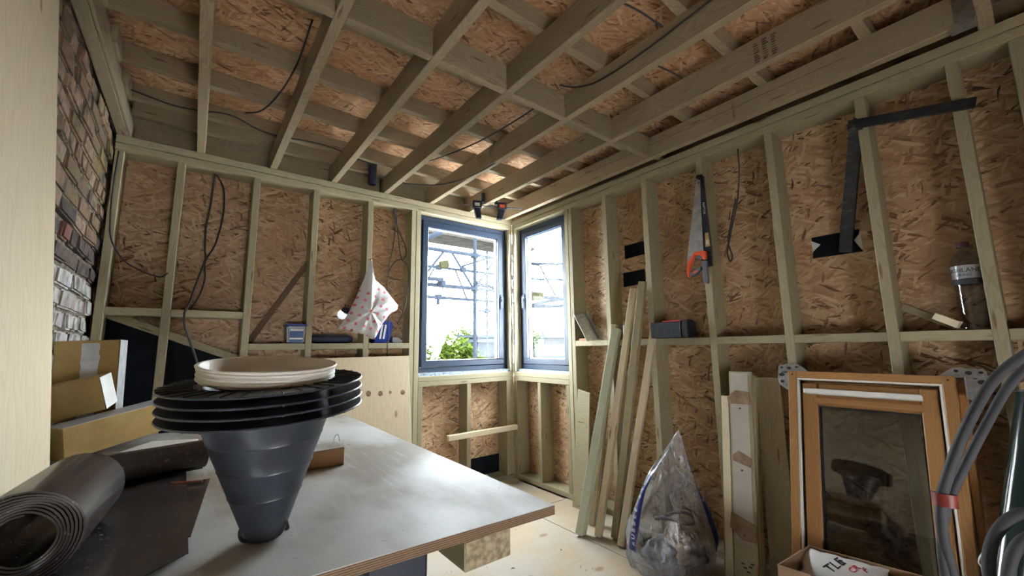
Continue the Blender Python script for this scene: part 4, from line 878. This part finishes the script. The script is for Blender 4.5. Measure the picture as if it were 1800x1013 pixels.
for i in range(len(HS) - 1):
    for k in range(n): k2 = (k + 1) % n; fs.append((i * n + k, i * n + k2, (i + 1) * n + k2, (i + 1) * n + k))
fs.append(tuple(range(n))); fs.append(tuple((len(HS) - 1) * n + k for k in range(n)))
sb = MB().add(vs, fs).build('sack_film', 'sack', sk, smooth=True)
MAT['sack_blue'] = m_plain('blue_print', (0.012, 0.02, 0.14), 0.35, noise=0.1)
for a0, a1, h0, h1 in ((math.radians(182), math.radians(205), 0.10, 0.47), (math.radians(340), math.radians(362), 0.10, 0.55)):
    vs = []; fs = []; nh = 16; na = 5
    for i in range(nh + 1):
        for k in range(na + 1): vs.append(tuple(sackpt(a0 + (a1 - a0) * k / na, h0 + (h1 - h0) * i / nh, 0.0015)))
    for i in range(nh):
        for k in range(na): b_ = i * (na + 1) + k; fs.append((b_, b_ + 1, b_ + na + 2, b_ + na + 1))
    band = MB().add(vs, fs).build('printed_band', 'sack_blue', sk, smooth=True)
    am = (a0 + a1) / 2
    for k, ch in enumerate('RUBBLE BAG'):
        if ch == ' ': continue
        h = h0 + 0.02 + (h1 - h0 - 0.04) * (k + 0.5) / 10
        p = sackpt(am, h, 0.003); up_ = (sackpt(am, min(0.7, h + 0.01), 0.003) - p); sd = (sackpt(am + 0.05, h, 0.003) - p)
        text('lettering', ch, frame(tuple(p), up_, z=up_.cross(-sd) if False else sd.cross(up_)), 0.034, 'text_pale', band)
# what is in it
def blob(name, c, r, mat, seed, amp=0.25, sq=(1, 1, 1), par=sk):
    rnd = random.Random(seed); ph = [rnd.uniform(0, 6) for _ in range(6)]
    m = MB(); m.sphere((0, 0, 0), 1, 10); out = []
    for v in m.v:
        k = 1 + amp * math.sin(3 * v.x + ph[0] + 2 * v.z) * math.cos(3 * v.y + ph[1]) + amp * 0.5 * math.sin(7 * v.z + ph[2] + 4 * v.x)
        out.append(Vector((c[0] + v.x * r * k * sq[0], c[1] + v.y * r * k * sq[1], c[2] + v.z * r * k * sq[2])))
    m.v = out; return m.build(name, mat, par, smooth=True)
MAT['rubble1'] = m_plain('tan_scrap', (0.34, 0.26, 0.18), 0.85, noise=0.4, nscale=25, bump=0.6); MAT['rubble2'] = m_plain('grey_scrap', (0.20, 0.24, 0.27), 0.7, noise=0.5, nscale=20, bump=0.6)
blob('contents', tuple(cA + uA * 0.04 + Vector((0, 0, 0.115))), 0.115, 'rubble1', 4, sq=(1.1, .9, .9)); blob('contents', tuple(cA - uA * 0.06 + vA * -0.03 + Vector((0, 0, 0.09))), 0.085, 'rubble2', 5); blob('contents', tuple(cA + uA * 0.10 + vA * -0.04 + Vector((0, 0, 0.10))), 0.07, 'rubble2', 6)
pts = [tuple(cA + uA * (0.04 + 0.105 * math.cos(a)) + vA * (0.105 * math.sin(a) * 0.7) + Vector((0, 0, 0.235 + 0.018 * math.sin(2 * a) + 0.004 * a))) for a in [i * 0.25 for i in range(30)]]
MB().tube(pts, 0.009, 8).build('contents_hose', 'cable_dark', sk, smooth=True)

# ---- timber strips with torn cardboard
st = thing('packed_boards', (-0.12, -2.05, 0.0), 'bundle of boards faced with grey card and torn brown cardboard', 'boards')
d = Vector((0.125, -0.125, 1.02)); o0 = Vector((-0.155, -1.975, 0.001))
M = frame(o0, Vector((0, -1, 0)), z=d)
LB = d.length
def sbox(a, b, name, mat, bev=0.002): return MB(M).box(a, b).build(name, mat, st, bevel=bev)
sbox((-0.005, -0.02, 0.0), (0.035, 0.03, 0.90), 'board', 'pine'); sbox((0.04, -0.02, 0.0), (0.155, 0.0, LB), 'board', 'stud'); sbox((0.04, 0.001, 0.0), (0.16, 0.045, LB * .985), 'board', 'stud')
gc = m_plain('grey_card', (0.42, 0.385, 0.34), 0.85, noise=0.06, nscale=8)
cardf = MB(M).box((0.05, -0.0225, 0.185), (0.140, -0.0205, LB - 0.01)).build('card_facing', gc, st)
MAT['kraft'] = m_plain('kraft_card', (0.28, 0.185, 0.115), 0.9, noise=0.2, nscale=16, bump=0.2)
for (pl, dx) in (([(0.032, 0.895), (0.075, 0.935), (0.145, 0.93), (0.150, 0.865), (0.036, 0.86)], 0), ([(0.048, 0.595), (0.082, 0.625), (0.148, 0.595), (0.138, 0.55), (0.052, 0.572)], 0), ([(0.036, 0.315), (0.158, 0.285), (0.150, 0.205), (0.085, 0.20), (0.026, 0.245)], 0)):
    MB(M).prism(pl, 'y', -0.028, -0.0235).build('torn_cardboard', 'kraft', st)
for z in (0.84, 0.53, 0.225): MB(M).prism([(0.096 + 0.004 * math.cos(a), z + 0.004 * math.sin(a)) for a in [i * 0.785 for i in range(8)]], 'y', -0.0285, -0.0226).build('screw_hole', 'text_dark', st)
for x, z in ((0.075, 0.09), (0.085, 0.075), (0.11, 0.085), (0.12, 0.10), (0.10, 0.06)): MB(M).box((x, -0.0212, z), (x + 0.016, -0.0202, z + 0.006)).build('scribble', 'text_dark', st)
m = MB(frame((-0.04, -2.135, 0.001), (0, -1, 0), z=(0.035, -0.03, 1))); m.box((0, -0.012, 0), (0.12, 0.0, 1.0), lg=2)
tag(m.build('board_offcut', 'stud', None, bevel=0.001), 'wide weathered board standing between the card-faced bundle and the roof window', 'board')
m = MB(frame((-0.05, -1.912, 0.001), (0, -1, 0), z=(0.045, -0.02, 1))); m.prism([(0, 0), (0.05, 0), (0.05, 0.62), (0.03, 0.62)], 'y', -0.018, 0.0)
tag(m.build('board_offcut', 'stud', None, bevel=0.001), 'narrow tapering board leaning between the sack and the card-faced bundle', 'board')

# ---- roof window leaning against the studs
MAT['velux_wood'] = m_wood('lacquered_pine', (0.40, 0.215, 0.085), (0.315, 0.155, 0.055), knots=False, rough=0.35, tint2=(0.37, 0.195, 0.08))
rw = thing('roof_window', (-0.2, -2.6, 0.0), 'orange lacquered pine roof window leaning on the wall, steel brackets on its corners', 'roof window')
dn = Vector((-0.19, 0, -0.848)).normalized(); TL = Vector((-0.12, -2.331, 1.047)); H = 1.047 / -dn.z - 0.004
RM = frame(TL, (0, -1, 0), z=Vector((0, -1, 0)).cross(-dn)); RM = Matrix(((0, -dn.x, 0, TL.x), (-1, 0, 0, TL.y), (0, -dn.z, 0, TL.z), (0, 0, 0, 1)))
nv = Vector((0, -1, 0)).cross(-dn); nv = nv if nv.x < 0 else -nv
RM = Matrix(((0, -dn.x, nv.x, TL.x), (-1, -dn.y, nv.y, TL.y), (0, -dn.z, nv.z, TL.z), (0, 0, 0, 1)))   # x right, y up the frame, z to the room
WV = 0.555
def rbox(a, b, name, mat, par=rw, bev=0.003): return MB(RM).box(a, b).build(name, mat, par, bevel=bev)
rbox((0, -H, -0.085), (0.035, 0, 0), 'frame_side', 'velux_wood'); rbox((WV - 0.035, -H, -0.085), (WV, 0, 0), 'frame_side', 'velux_wood')
rbox((0.035, -0.032, -0.085), (WV - 0.035, 0, 0), 'frame_head', 'velux_wood'); rbox((0.035, -H, -0.085), (WV - 0.035, -H + 0.035, 0), 'frame_foot', 'velux_wood')
rbox((WV, -H, -0.085), (WV + 0.022, -0.02, -0.035), 'frame_lip', 'velux_wood')
# seal
rbox((0.036, -0.039, -0.02), (WV - 0.036, -0.032, -0.003), 'seal', 'white', bev=0); rbox((0.036, -H + 0.04, -0.02), (0.043, -0.04, -0.003), 'seal', 'white', bev=0); rbox((WV - 0.043, -H + 0.04, -0.02), (WV - 0.036, -0.04, -0.003), 'seal', 'white', bev=0)
sx0, sx1, sy1, sy0 = 0.052, WV - 0.052, -0.052, -H + 0.05
rbox((sx0 - 0.008, sy0, -0.07), (sx0, sy1, -0.04), 'rebate', 'velux_wood'); rbox((sx0, sy1, -0.07), (sx1, sy1 + 0.012, -0.04), 'rebate', 'velux_wood'); rbox((sx1, sy0, -0.07), (sx1 + 0.008, sy1, -0.04), 'rebate', 'velux_wood')
sash = rbox((sx0, sy0, -0.06), (sx0 + 0.058, sy1, -0.018), 'sash', 'velux_wood'); rbox((sx1 - 0.050, sy0, -0.06), (sx1, sy1, -0.018), 'sash', 'velux_wood')
rbox((sx0 + 0.058, sy1 - 0.098, -0.06), (sx1 - 0.05, sy1, -0.024), 'sash', 'velux_wood'); rbox((sx0 + 0.058, sy0, -0.06), (sx1 - 0.05, sy0 + 0.07, -0.018), 'sash', 'velux_wood')
rbox((sx0 + 0.045, sy1 - 0.090, -0.024), (sx1 - 0.042, sy1 - 0.062, -0.014), 'sash_moulding', 'velux_wood')
rbox((sx0 + 0.010, sy1 - 0.050, -0.024), (sx1 - 0.042, sy1 - 0.026, 0.004), 'vent_bar', 'white', bev=0.004)
t = NT('dark_roof_glass'); tr = t.n('BsdfTransparent', None, Color=(0.62, 0.64, 0.62)); gl = t.n('BsdfGlossy', None, Color=(1, 1, 1), Roughness=0.03); lw = t.n('LayerWeight', None, Blend=0.5).outputs['Facing']
mx = t.n('MixShader', None, _0=t.math('ADD', 0.10, t.math('MULTIPLY', t.math('POWER', lw, 4.0), 0.6)), _1=tr.outputs[0], _2=gl.outputs[0]); t.t.links.new(mx.outputs[0], t.out.inputs[0]); MAT['roof_glass'] = t.m
gx0, gx1, gy1, gy0 = sx0 + 0.058, sx1 - 0.05, sy1 - 0.098, sy0 + 0.07
rbox((gx0 - 0.004, gy0, -0.046), (gx1 + 0.004, gy1 + .004, -0.042), 'pane', 'roof_glass', bev=0)
for a, b in (((gx0, gy0, -0.044), (gx0 + 0.006, gy1, -0.03)), ((gx1 - 0.006, gy0, -0.044), (gx1, gy1, -0.03)), ((gx0, gy1 - 0.006, -0.044), (gx1, gy1, -0.03))): rbox(a, b, 'gasket', 'black_plastic', bev=0)
def bracket(x, s):
    pl = [(0, -0.075), (0.02, -0.085), (0.055, -0.06), (0.062, -0.03), (0.058, 0.028), (0.050, 0.040), (0.036, 0.036), (0.024, 0.043), (0.008, 0.038), (-0.008, 0.044), (-0.03, 0.04), (-0.075, 0.004), (-0.06, 0.002), (0.0, 0.002)]
    pl = [(x + s * a, b) for a, b in pl]
    br = MB(RM).prism(pl, 'z', -0.052, -0.049).build('bracket', 'galv', rw, bevel=0.0006)
    for a, b, r in ((0.012, 0.022, .007), (0.044, 0.024, .005), (0.044, -0.012, .009), (0.042, -0.045, .007), (-0.02, 0.028, .005), (0.028, 0.004, .005)):
        MB(RM).prism([(x + s * (a + r * 1.4 * math.cos(k * .785)), b + r * math.sin(k * .785)) for k in range(8)], 'z', -0.0489, -0.0482).build('slot', 'text_dark', br)
    MB(RM).box((x + s * 0.001, -0.07, -0.05), (x + s * 0.003, 0.002, -0.012)).build('bracket_flange', 'galv', br)
    MB(RM @ Matrix.Translation((x + s * 0.02, 0.006, -0.046))).box((-0.022, -0.004, 0), (0.022, 0.004, 0.006)).build('bolt', 'galv', br)
bracket(0.0, -1); bracket(WV + 0.022, 1)
for x in (0.018, WV - 0.018): MB(RM).prism([(x + 0.004 * math.cos(k * .785), -0.016 + 0.004 * math.sin(k * .785)) for k in range(8)], 'z', -0.001, 0.0006).build('screw_hole', 'text_dark', rw)

# ---- open cardboard box with white bags
cbx = thing('cardboard_box', (-0.52, -2.58, 0.0), 'open brown cardboard box with white packets standing before the roof window', 'box')
C4 = [Vector((-0.660, -2.414, 0)), Vector((-0.400, -2.434, 0)), Vector((-0.352, -2.758, 0)), Vector((-0.612, -2.738, 0))]
MAT['carton'] = m_plain('carton', (0.36, 0.235, 0.145), 0.85, noise=0.12, nscale=6)
for i in range(4):
    a = C4[i]; b = C4[(i + 1) % 4]; e = (b - a); L = e.length; M = frame(a, e, z=(0, 0, 1)); sgn = 1
    MB(M).box((0, 0.0 if i % 2 == 0 else 0.0, 0.001), (L, 0.004 * -1, 0.375)).build('side', 'carton', cbx)
MB().prism([(v.x, v.y) for v in C4], 'z', 0.001, 0.005).build('base', 'carton', cbx)
MB(frame(C4[1] + Vector((0, 0, 0.375)), C4[2] - C4[1], z=(0, 0, 1))).box((0.12, -0.0045, -0.05), (0.124, -0.0038, 0.0)).build('crease', 'kraft', cbx)
MAT['white_film'] = m_plain('white_film', (0.72, 0.72, 0.72), 0.35, noise=0.06, nscale=12)
def packet(name, c, u, w_, h_, th, mat, label):
    m = MB(frame(c, u, z=(0, 0, 1))); n = 8; vs = []; fs = []
    for s_ in (-1, 1):
        for i in range(n + 1):
            for j in range(n + 1):
                x = (i / n - .5) * w_; z = (j / n) * h_; e_ = (1 - (2 * i / n - 1) ** 4) * (1 - (2 * j / n - 1) ** 4)
                vs.append((x + 0.004 * math.sin(j * 2), s_ * th * (e_ + 0.06 * math.sin(i * 3 + j * 2) * e_), z + 0.004 * math.sin(i * 2.2)))
    Q = (n + 1) ** 2
    for s_ in (0, 1):
        for i in range(n):
            for j in range(n): b_ = s_ * Q + i * (n + 1) + j; fs.append((b_, b_ + 1, b_ + n + 2, b_ + n + 1))
    m.add(vs, fs); m.v = [v for v in m.v]; return tag(m.build(name, mat, None, smooth=True), label, 'packet')
ub = (C4[2] - C4[1]).normalized()
# white packet lying on top, tilted towards the room
PC = Vector((-0.475, -2.56, 0.335)); PF = frame(PC, ub, z=(-0.42, 0.05, 0.9))
m = MB(PF); n = 10; vs = []; fs = []
for s_ in (-1, 1):
    for i in range(n + 1):
        for j in range(n + 1):
            x = (i / n - .5) * 0.25; y = (j / n - .5) * 0.17; e_ = (1 - (2 * i / n - 1) ** 4) * (1 - (2 * j / n - 1) ** 4)
            vs.append((x + 0.003 * math.sin(j * 2), y + 0.003 * math.sin(i * 2.2), s_ * 0.026 * e_ * (1 + 0.08 * math.sin(i * 2.1 + j * 1.7))))
Q = (n + 1) ** 2
for s_ in (0, 1):
    for i in range(n):
        for j in range(n): b_ = s_ * Q + i * (n + 1) + j; fs.append((b_, b_ + 1, b_ + n + 2, b_ + n + 1))
pk = tag(m.add(vs, fs).build('white_packet', 'white_film', None, smooth=True), 'white plastic packet with dark and red lettering inside the cardboard box', 'packet')
MAT['text_red'] = m_plain('red_print', (0.6, 0.04, 0.05), 0.5)
text('lettering', 'TLE', PF @ Matrix.Translation((-0.02, 0.012, 0.0268)) @ Matrix.Rotation(1.0, 4, 'Z'), 0.048, 'text_dark', pk, depth=0.001)
text('lettering', 'CR', PF @ Matrix.Translation((0.035, 0.02, 0.0262)) @ Matrix.Rotation(1.0, 4, 'Z'), 0.030, 'text_red', pk, depth=0.001); text('lettering', 'F', PF @ Matrix.Translation((0.065, 0.03, 0.0245)) @ Matrix.Rotation(1.0, 4, 'Z'), 0.030, 'text_red', pk, depth=0.001)
packet('blue_grey_packet', (-0.60, -2.485, 0.006), (0.5, -0.85, 0), 0.14, 0.325, 0.03, m_plain('slate_film', (0.12, 0.15, 0.2), 0.35), 'dark slate packet at the left end inside the cardboard box')

# ---- hoses and tube at the right edge
def UDp(px, py, dep): return CAM + dep * (FW + RT * ((px - 900) / 721.12) + UP * ((506.5 - py) / 721.12))
hs = thing('grey_hose', (-1.05, -2.95, 0.0), 'pair of thick grey hoses bound with red tape, arching in from the right', 'hose')
H1 = [(-0.99, -3.15, 1.20), (-0.985, -3.075, 1.135), (-0.9976, -3.0357, 1.0875), (-1.0207, -3.0051, 1.0285), (-1.0439, -2.9772, 0.9617), (-1.0678, -2.9548, 0.8984), (-1.0868, -2.9373, 0.8368), (-1.0887, -2.931, 0.7801), (-1.0803, -2.9307, 0.722), (-1.06, -2.935, 0.66), (-1.02, -2.95, 0.55), (-0.97, -2.97, 0.3), (-0.95, -2.98, 0.014)]
cable('hose', H1, 0.0102, 'cable_grey', None, hs)
H2 = [(p[0] + 0.008 + 0.016 * math.sin(i * 0.45) , p[1] - 0.004 - 0.017 * math.sin(i * 0.45 + 0.3), p[2] - 0.012 if i else p[2] - 0.02) for i, p in enumerate(H1)]; H2[-1] = (-0.93, -2.98, 0.014)
cable('hose', H2, 0.0088, 'cable_grey', None, hs)
k = 6; c_ = (Vector(H1[k]) + Vector(H2[k])) / 2
MB().tube([c_ + Vector((0.002, 0, 0.014)), c_ - Vector((0.002, 0, 0.012))], 0.021, 14).build('red_tape', m_plain('red_tape', (0.20, 0.02, 0.014), 0.5), hs, smooth=True)
h3 = thing('grey_hose', (-0.9, -3.05, 0.0), 'grey hose coil standing at the bottom right corner', 'hose')
LP1 = [UDp(1850, 905, 1.0), UDp(1800, 902, 1.0), UDp(1768, 918, 1.0), UDp(1746, 948, 1.0), UDp(1738, 985, 1.0), UDp(1742, 1030, 1.0), UDp(1750, 1120, 1.0), UDp(1770, 1240, 1.0), UDp(1800, 1280, 1.0)]
LP2 = [UDp(1850, 930, 0.96), UDp(1806, 946, 0.96), UDp(1784, 968, 0.96), UDp(1773, 1005, 0.96), UDp(1775, 1060, 0.96), UDp(1790, 1150, 0.96), UDp(1830, 1240, .96)]
cable('hose', LP1, 0.0125, 'cable_grey', None, h3); cable('hose', LP2, 0.0125, 'cable_grey', None, h3)
tag(MB().tube(smoothpts([UDp(1738, 972, 1.03), UDp(1728, 972, 1.03), UDp(1722, 980, 1.03), UDp(1720, 990, 1.03), UDp(1726, 998, 1.03), UDp(1728, 1012, 1.03), UDp(1735, 1040, 1.03)], 4), 0.0016, 6).build('white_string', 'white'), 'wisp of white string beside the grey hose coil', 'string')
tu = thing('dark_tube', (-0.455, -2.885, 0), 'glossy dark green tube leaning at the right edge behind the hoses', 'tube')
a = Vector((-0.455, -2.885, 0.022)); b = Vector((-0.10, -3.075, 0.985))
MB().tube([a, a.lerp(b, .5), b], 0.048, 28).build('tube_body', m_plain('bottle_green_gloss', (0.012, 0.028, 0.028), 0.14, noise=0.05, spec=0.7), tu, smooth=True)
MB().tube([b, b + (b - a).normalized() * 0.006], 0.050, 28).build('end_cap', 'black_plastic', tu, smooth=True)
# dust and shavings on the floor
MAT['shaving'] = m_plain('plaster_dust', (0.42, 0.45, 0.5), 0.9, noise=0.3, nscale=60)
m = MB(); rnd = random.Random(11)
for i in range(60):
    x = -0.36 + rnd.gauss(0, 0.035); y = -0.66 + rnd.gauss(0, 0.05); s_ = rnd.uniform(0.003, 0.012); a_ = rnd.uniform(0, 6.28)
    m.M = Matrix.Translation((x, y, 0.0)) @ Matrix.Rotation(a_, 4, 'Z'); m.box((-s_, -s_ * .5, 0.0), (s_, s_ * .5, s_ * .4))
o = m.build('floor_debris', 'shaving', None, kind='stuff'); tag(o, 'pale grey scraps and dust on the floor by the corner window', 'debris')
m = MB()
for i in range(90):
    x = rnd.uniform(-1.55, -0.62); y = rnd.uniform(-2.1, -0.75); s_ = rnd.uniform(0.004, 0.012); a_ = rnd.uniform(0, 6.28)
    m.M = Matrix.Translation((x, y, 0.0006)) @ Matrix.Rotation(a_, 4, 'Z'); m.tube([(-s_, 0, 0), (0, s_ * .4, 0.001), (s_, 0, 0)], 0.0012, 5)
o = m.build('wood_shavings', m_plain('shaving_brown', (0.28, 0.22, 0.16), 0.9), None, kind='stuff'); tag(o, 'thin wood shavings scattered over the plywood floor', 'shavings')
# ================================================================== OUTSIDE (colours mostly far darker than real, exposure put into them)
MAT['tube_steel'] = m_plain('scaffold_tube', (0.015, 0.0185, 0.025), 0.8, 0.0, spec=0.0, noise=0.15, nscale=12)
MAT['scaf_board'] = m_plain('scaffold_board', (0.024, 0.022, 0.019), 0.95, noise=0.2, spec=0.0)
gr = MB().box((-60, 1.5, -3.3), (80, 90, -3.2)).build('ground', m_plain('garden_ground', (0.02, 0.022, 0.014), 0.95, spec=0.0, noise=0.4, nscale=0.3)); gr['kind'] = 'structure'
sc = thing('scaffold', (0.3, 1.3, -3.2), 'tubular steel scaffold with lattice beams outside the corner window', 'scaffold')
def stube(a, b, r=0.024, name='tube', par=sc): return MB().tube([a, b], r, 10).build(name, 'tube_steel', par, smooth=True)
stube((-1.6, 1.3, 2.37), (1.5, 1.3, 2.37)); stube((-1.6, 1.3, 1.93), (1.5, 1.3, 1.93)); stube((0.42, 1.34, -3.2), (0.42, 1.34, 2.9)); stube((-1.9, 1.34, -3.2), (-1.9, 1.34, 2.9))
for i in range(-2, 2):
    x0 = -0.02 + i * 0.78
    stube((x0 - 0.04, 1.3, 2.355), (x0 - 0.36, 1.3, 1.945), 0.015, 'lattice_brace'); stube((x0 + 0.08, 1.3, 2.355), (x0 + 0.38, 1.3, 1.945), 0.015, 'lattice_brace')
stube((-0.75, 1.22, 1.98), (-0.11, 1.22, 1.99)); stube((0.46, 1.36, 2.0), (1.5, 1.36, 1.95))
stube((-1.5, 2.2, 2.35), (2.4, 2.2, 2.35), 0.02); stube((0.71, 2.22, 2.4), (1.17, 2.22, 2.58), 0.014); stube((-1.5, 2.2, 1.91), (2.4, 2.2, 1.90), 0.022); stube((1.22, 2.24, -3.2), (1.22, 2.24, 3.0), 0.018); stube((0.34, 2.2, 1.92), (0.34, 2.2, 1.80), 0.024)
stube((1.05, 2.22, 1.745), (1.6, 2.22, 1.75), 0.013); stube((-0.6, 1.0, 2.32), (-0.25, 1.0, 2.50), 0.03); stube((0.05, 2.25, 1.92), (0.30, 2.25, 2.35), .012, 'lattice_brace'); stube((0.85, 2.25, 1.92), (0.65, 2.25, 2.35), .012, 'lattice_brace')
# side seen through the right window
stube((1.3, 1.5, 2.40), (1.3, -1.0, 1.95), 0.018); stube((1.5, 1.6, 2.2), (1.5, -1.0, 1.80), 0.014); stube((1.3, 1.05, 2.28), (1.3, 0.76, 1.84), 0.013, 'lattice_brace'); stube((1.3, 0.62, 1.86), (1.3, 0.40, 2.18), 0.013, 'lattice_brace'); stube((1.3, 1.1, 1.86), (1.3, -0.8, 1.55), 0.024); stube((1.32, 1.5, 1.76), (1.32, -0.8, 1.85), 0.022); stube((1.34, 1.5, 1.755), (1.34, -0.8, 1.60), 0.022)
def coupler(p):
    m = MB(Matrix.Translation(p) @ Matrix.Rotation(0.4, 4, 'Z')); m.box((-0.04, -0.035, -0.035), (0.04, 0.035, 0.035)).tube([(-0.07, 0.02, 0.0), (0.07, 0.02, 0.0)], 0.009, 8).tube([(0.02, 0, -0.07), (0.02, 0, 0.05)], 0.008, 8)
    m.build('coupler', 'tube_steel', sc, bevel=0.006)
for p in ((0.40, 1.32, 2.37), (0.41, 1.32, 1.93), (0.45, 1.34, 2.0), (-0.1, 1.26, 1.95), (0.74, 1.3, 2.36), (0.34, 2.2, 1.91), (1.2, 2.22, 1.75), (0.75, 2.2, 2.36), (0.34, 2.2, 2.35)): coupler(p)
MB().box((-1.6, 1.5, 2.64), (1.6, 1.72, 2.678)).build('board', 'scaf_board', sc); MB().box((-1.6, 1.73, 2.64), (1.6, 1.95, 2.678)).build('board', 'scaf_board', sc); MB().box((-1.6, 1.96, 2.64), (1.6, 1.99, 2.80)).build('toe_board', 'scaf_board', sc)
MAT['cap_yellow'] = m_plain('yellow_plastic', (0.022, 0.021, 0.012), 0.9, spec=0.0)
MB(frame((0.0, 1.4, 2.22), (1, 0, 0.25), z=(0, -1, 0))).box((-0.06, -0.045, -0.03), (0.06, 0.045, 0.03)).build('work_light', 'cap_yellow', sc, bevel=0.006)
MB(frame((1.0, 0.80, 1.815), (0, -1, 0.02), z=(-1, 0, 0))).box((-0.10, -0.045, -0.04), (0.10, 0.045, 0.04)).build('end_box', 'cap_yellow', sc, bevel=0.006)
# trees
MAT['leaf'] = m_plain('leaf', (0.026, 0.038, 0.0065), 0.9, spec=0.0, noise=0.35, nscale=3.0); MAT['bark'] = m_plain('bark', (0.10, 0.075, 0.05), 0.95, noise=0.4)
def tree(c, rx, rz, n, label, seed, ls=0.10):
    rnd = random.Random(seed); o = thing('garden_tree', (c[0], c[1], -3.2), label, 'tree', 'garden trees seen through the corner window')
    lobes = [(Vector((rnd.uniform(-.6, .6) * rx, rnd.uniform(-.6, .6) * rx, rnd.uniform(-.75, .75) * rz)), rnd.uniform(.35, .6)) for _ in range(9)]
    vs = []; fs = []
    for i in range(n):
        lc_, lr = rnd.choice(lobes); d = Vector((rnd.gauss(0, 1), rnd.gauss(0, 1), rnd.gauss(0, 1))).normalized() * (rnd.random() ** 0.4)
        p = Vector(c) + lc_ + Vector((d.x * rx * lr, d.y * rx * lr, d.z * min(rz, rx * 1.6) * lr)); s_ = ls * rnd.uniform(.6, 1.3)
        a = Vector((rnd.gauss(0, 1), rnd.gauss(0, 1), rnd.gauss(0, 1))).normalized(); b = a.orthogonal().normalized(); k = len(vs)
        vs += [tuple(p - a * s_), tuple(p + b * s_ * .45), tuple(p + a * s_), tuple(p - b * s_ * .45)]; fs.append((k, k + 1, k + 2, k + 3))
    MB().add(vs, fs).build('crown', 'leaf', o, kind='stuff')
    MB().tube([(c[0], c[1], -3.2), (c[0] + .05, c[1], c[2] - rz * .4), (c[0], c[1], c[2] + rz * .3)], 0.1, 8, radii=[.14, .09, .03]).build('trunk', 'bark', o, smooth=True)
tree((4.35, 10.75, 0.3), 0.75, 1.25, 1500, 'tree at the left edge of the window view, by the frame', 1)
tree((5.47, 11.1, 0.75), 0.55, 1.15, 1500, 'tall slim tree in the middle of the window view', 2)
tree((4.95, 9.1, 0.2), 0.75, 1.15, 1900, 'rounded bright green tree in front of the grey house', 3)
tree((13.6, 23.2, 1.4), 1.7, 1.25, 1300, 'distant tree showing over the grey flat roof', 4, 0.16)
tree((18.6, 21.5, 1.55), 1.1, 0.8, 700, 'distant tree seen through the right-hand window', 5, 0.16)
# houses
MAT['render_wall'] = m_plain('house_render', (0.03, 0.03, 0.031), 0.9, spec=0.0, noise=0.05); MAT['grey_clad'] = m_plain('grey_cladding', (0.014, 0.0155, 0.02), 0.9, spec=0.0); MAT['slate'] = m_plain('slate_roof', (0.02, 0.024, 0.026), 0.9, spec=0.0); MAT['dark_pane'] = m_plain('dark_pane', (0.008, 0.009, 0.012), 0.9, spec=0.0)
def house(c, ux, L, Dp, z1, label, roof, wallm, wins):
    o = thing('house', (c[0], c[1], -3.2), label, 'house'); M = frame((c[0], c[1], -3.2), ux, z=(0, 0, 1)); H_ = z1 + 3.2
    MB(M).box((0, 0, 0), (L, Dp, H_)).build('wall', wallm, o)
    if roof == 'flat': MB(M).box((-0.15, -0.15, H_), (L + .15, Dp + .15, H_ + 0.14)).build('roof', 'slate', o)
    else: MB(M).prism([(-0.3, H_ - 0.05), (Dp / 2, H_ + roof), (Dp + .3, H_ - 0.05)], 'x', -0.2, L + 0.2).build('roof', 'slate', o)
    for (x, z, w_, h_) in wins:
        f_ = MB(M).box((x, -0.04, z + 3.2), (x + w_, 0.0, z + 3.2 + h_)).build('window', 'render_wall', o); MB(M).box((x + .06, -0.05, z + 3.26), (x + w_ - .06, -0.041, z + 3.2 + h_ - .06)).build('pane', 'dark_pane', f_)
    return o
uh = (RT.x, RT.y, 0)
house((8.86, 16.1, 0), uh, 2.2, 4, 1.72, 'grey flat-roofed house behind the trees', 'flat', 'grey_clad', [(0.3, 0.6, 0.5, 0.7), (1.2, 0.6, .5, .7)])
house((7.75, 13.2, 0), uh, 1.25, 2.0, 1.42, 'lower grey extension with a small window in front of the flat-roofed house', 'flat', 'grey_clad', [(0.62, 0.75, 0.25, 0.35)])
house((14.0, 14.7, 0), uh, 3.0, 4, 1.75, 'white house with a small dark window seen through the right-hand window', 0.5, 'render_wall', [(0.35, 1.1, .35, .45)])
house((9.6, 10.4, 0), uh, 4.0, 3.0, 0.55, 'low outbuilding with a pale slate roof below the right-hand window', 0.75, 'render_wall', [(1.0, -0.6, .6, .6)])
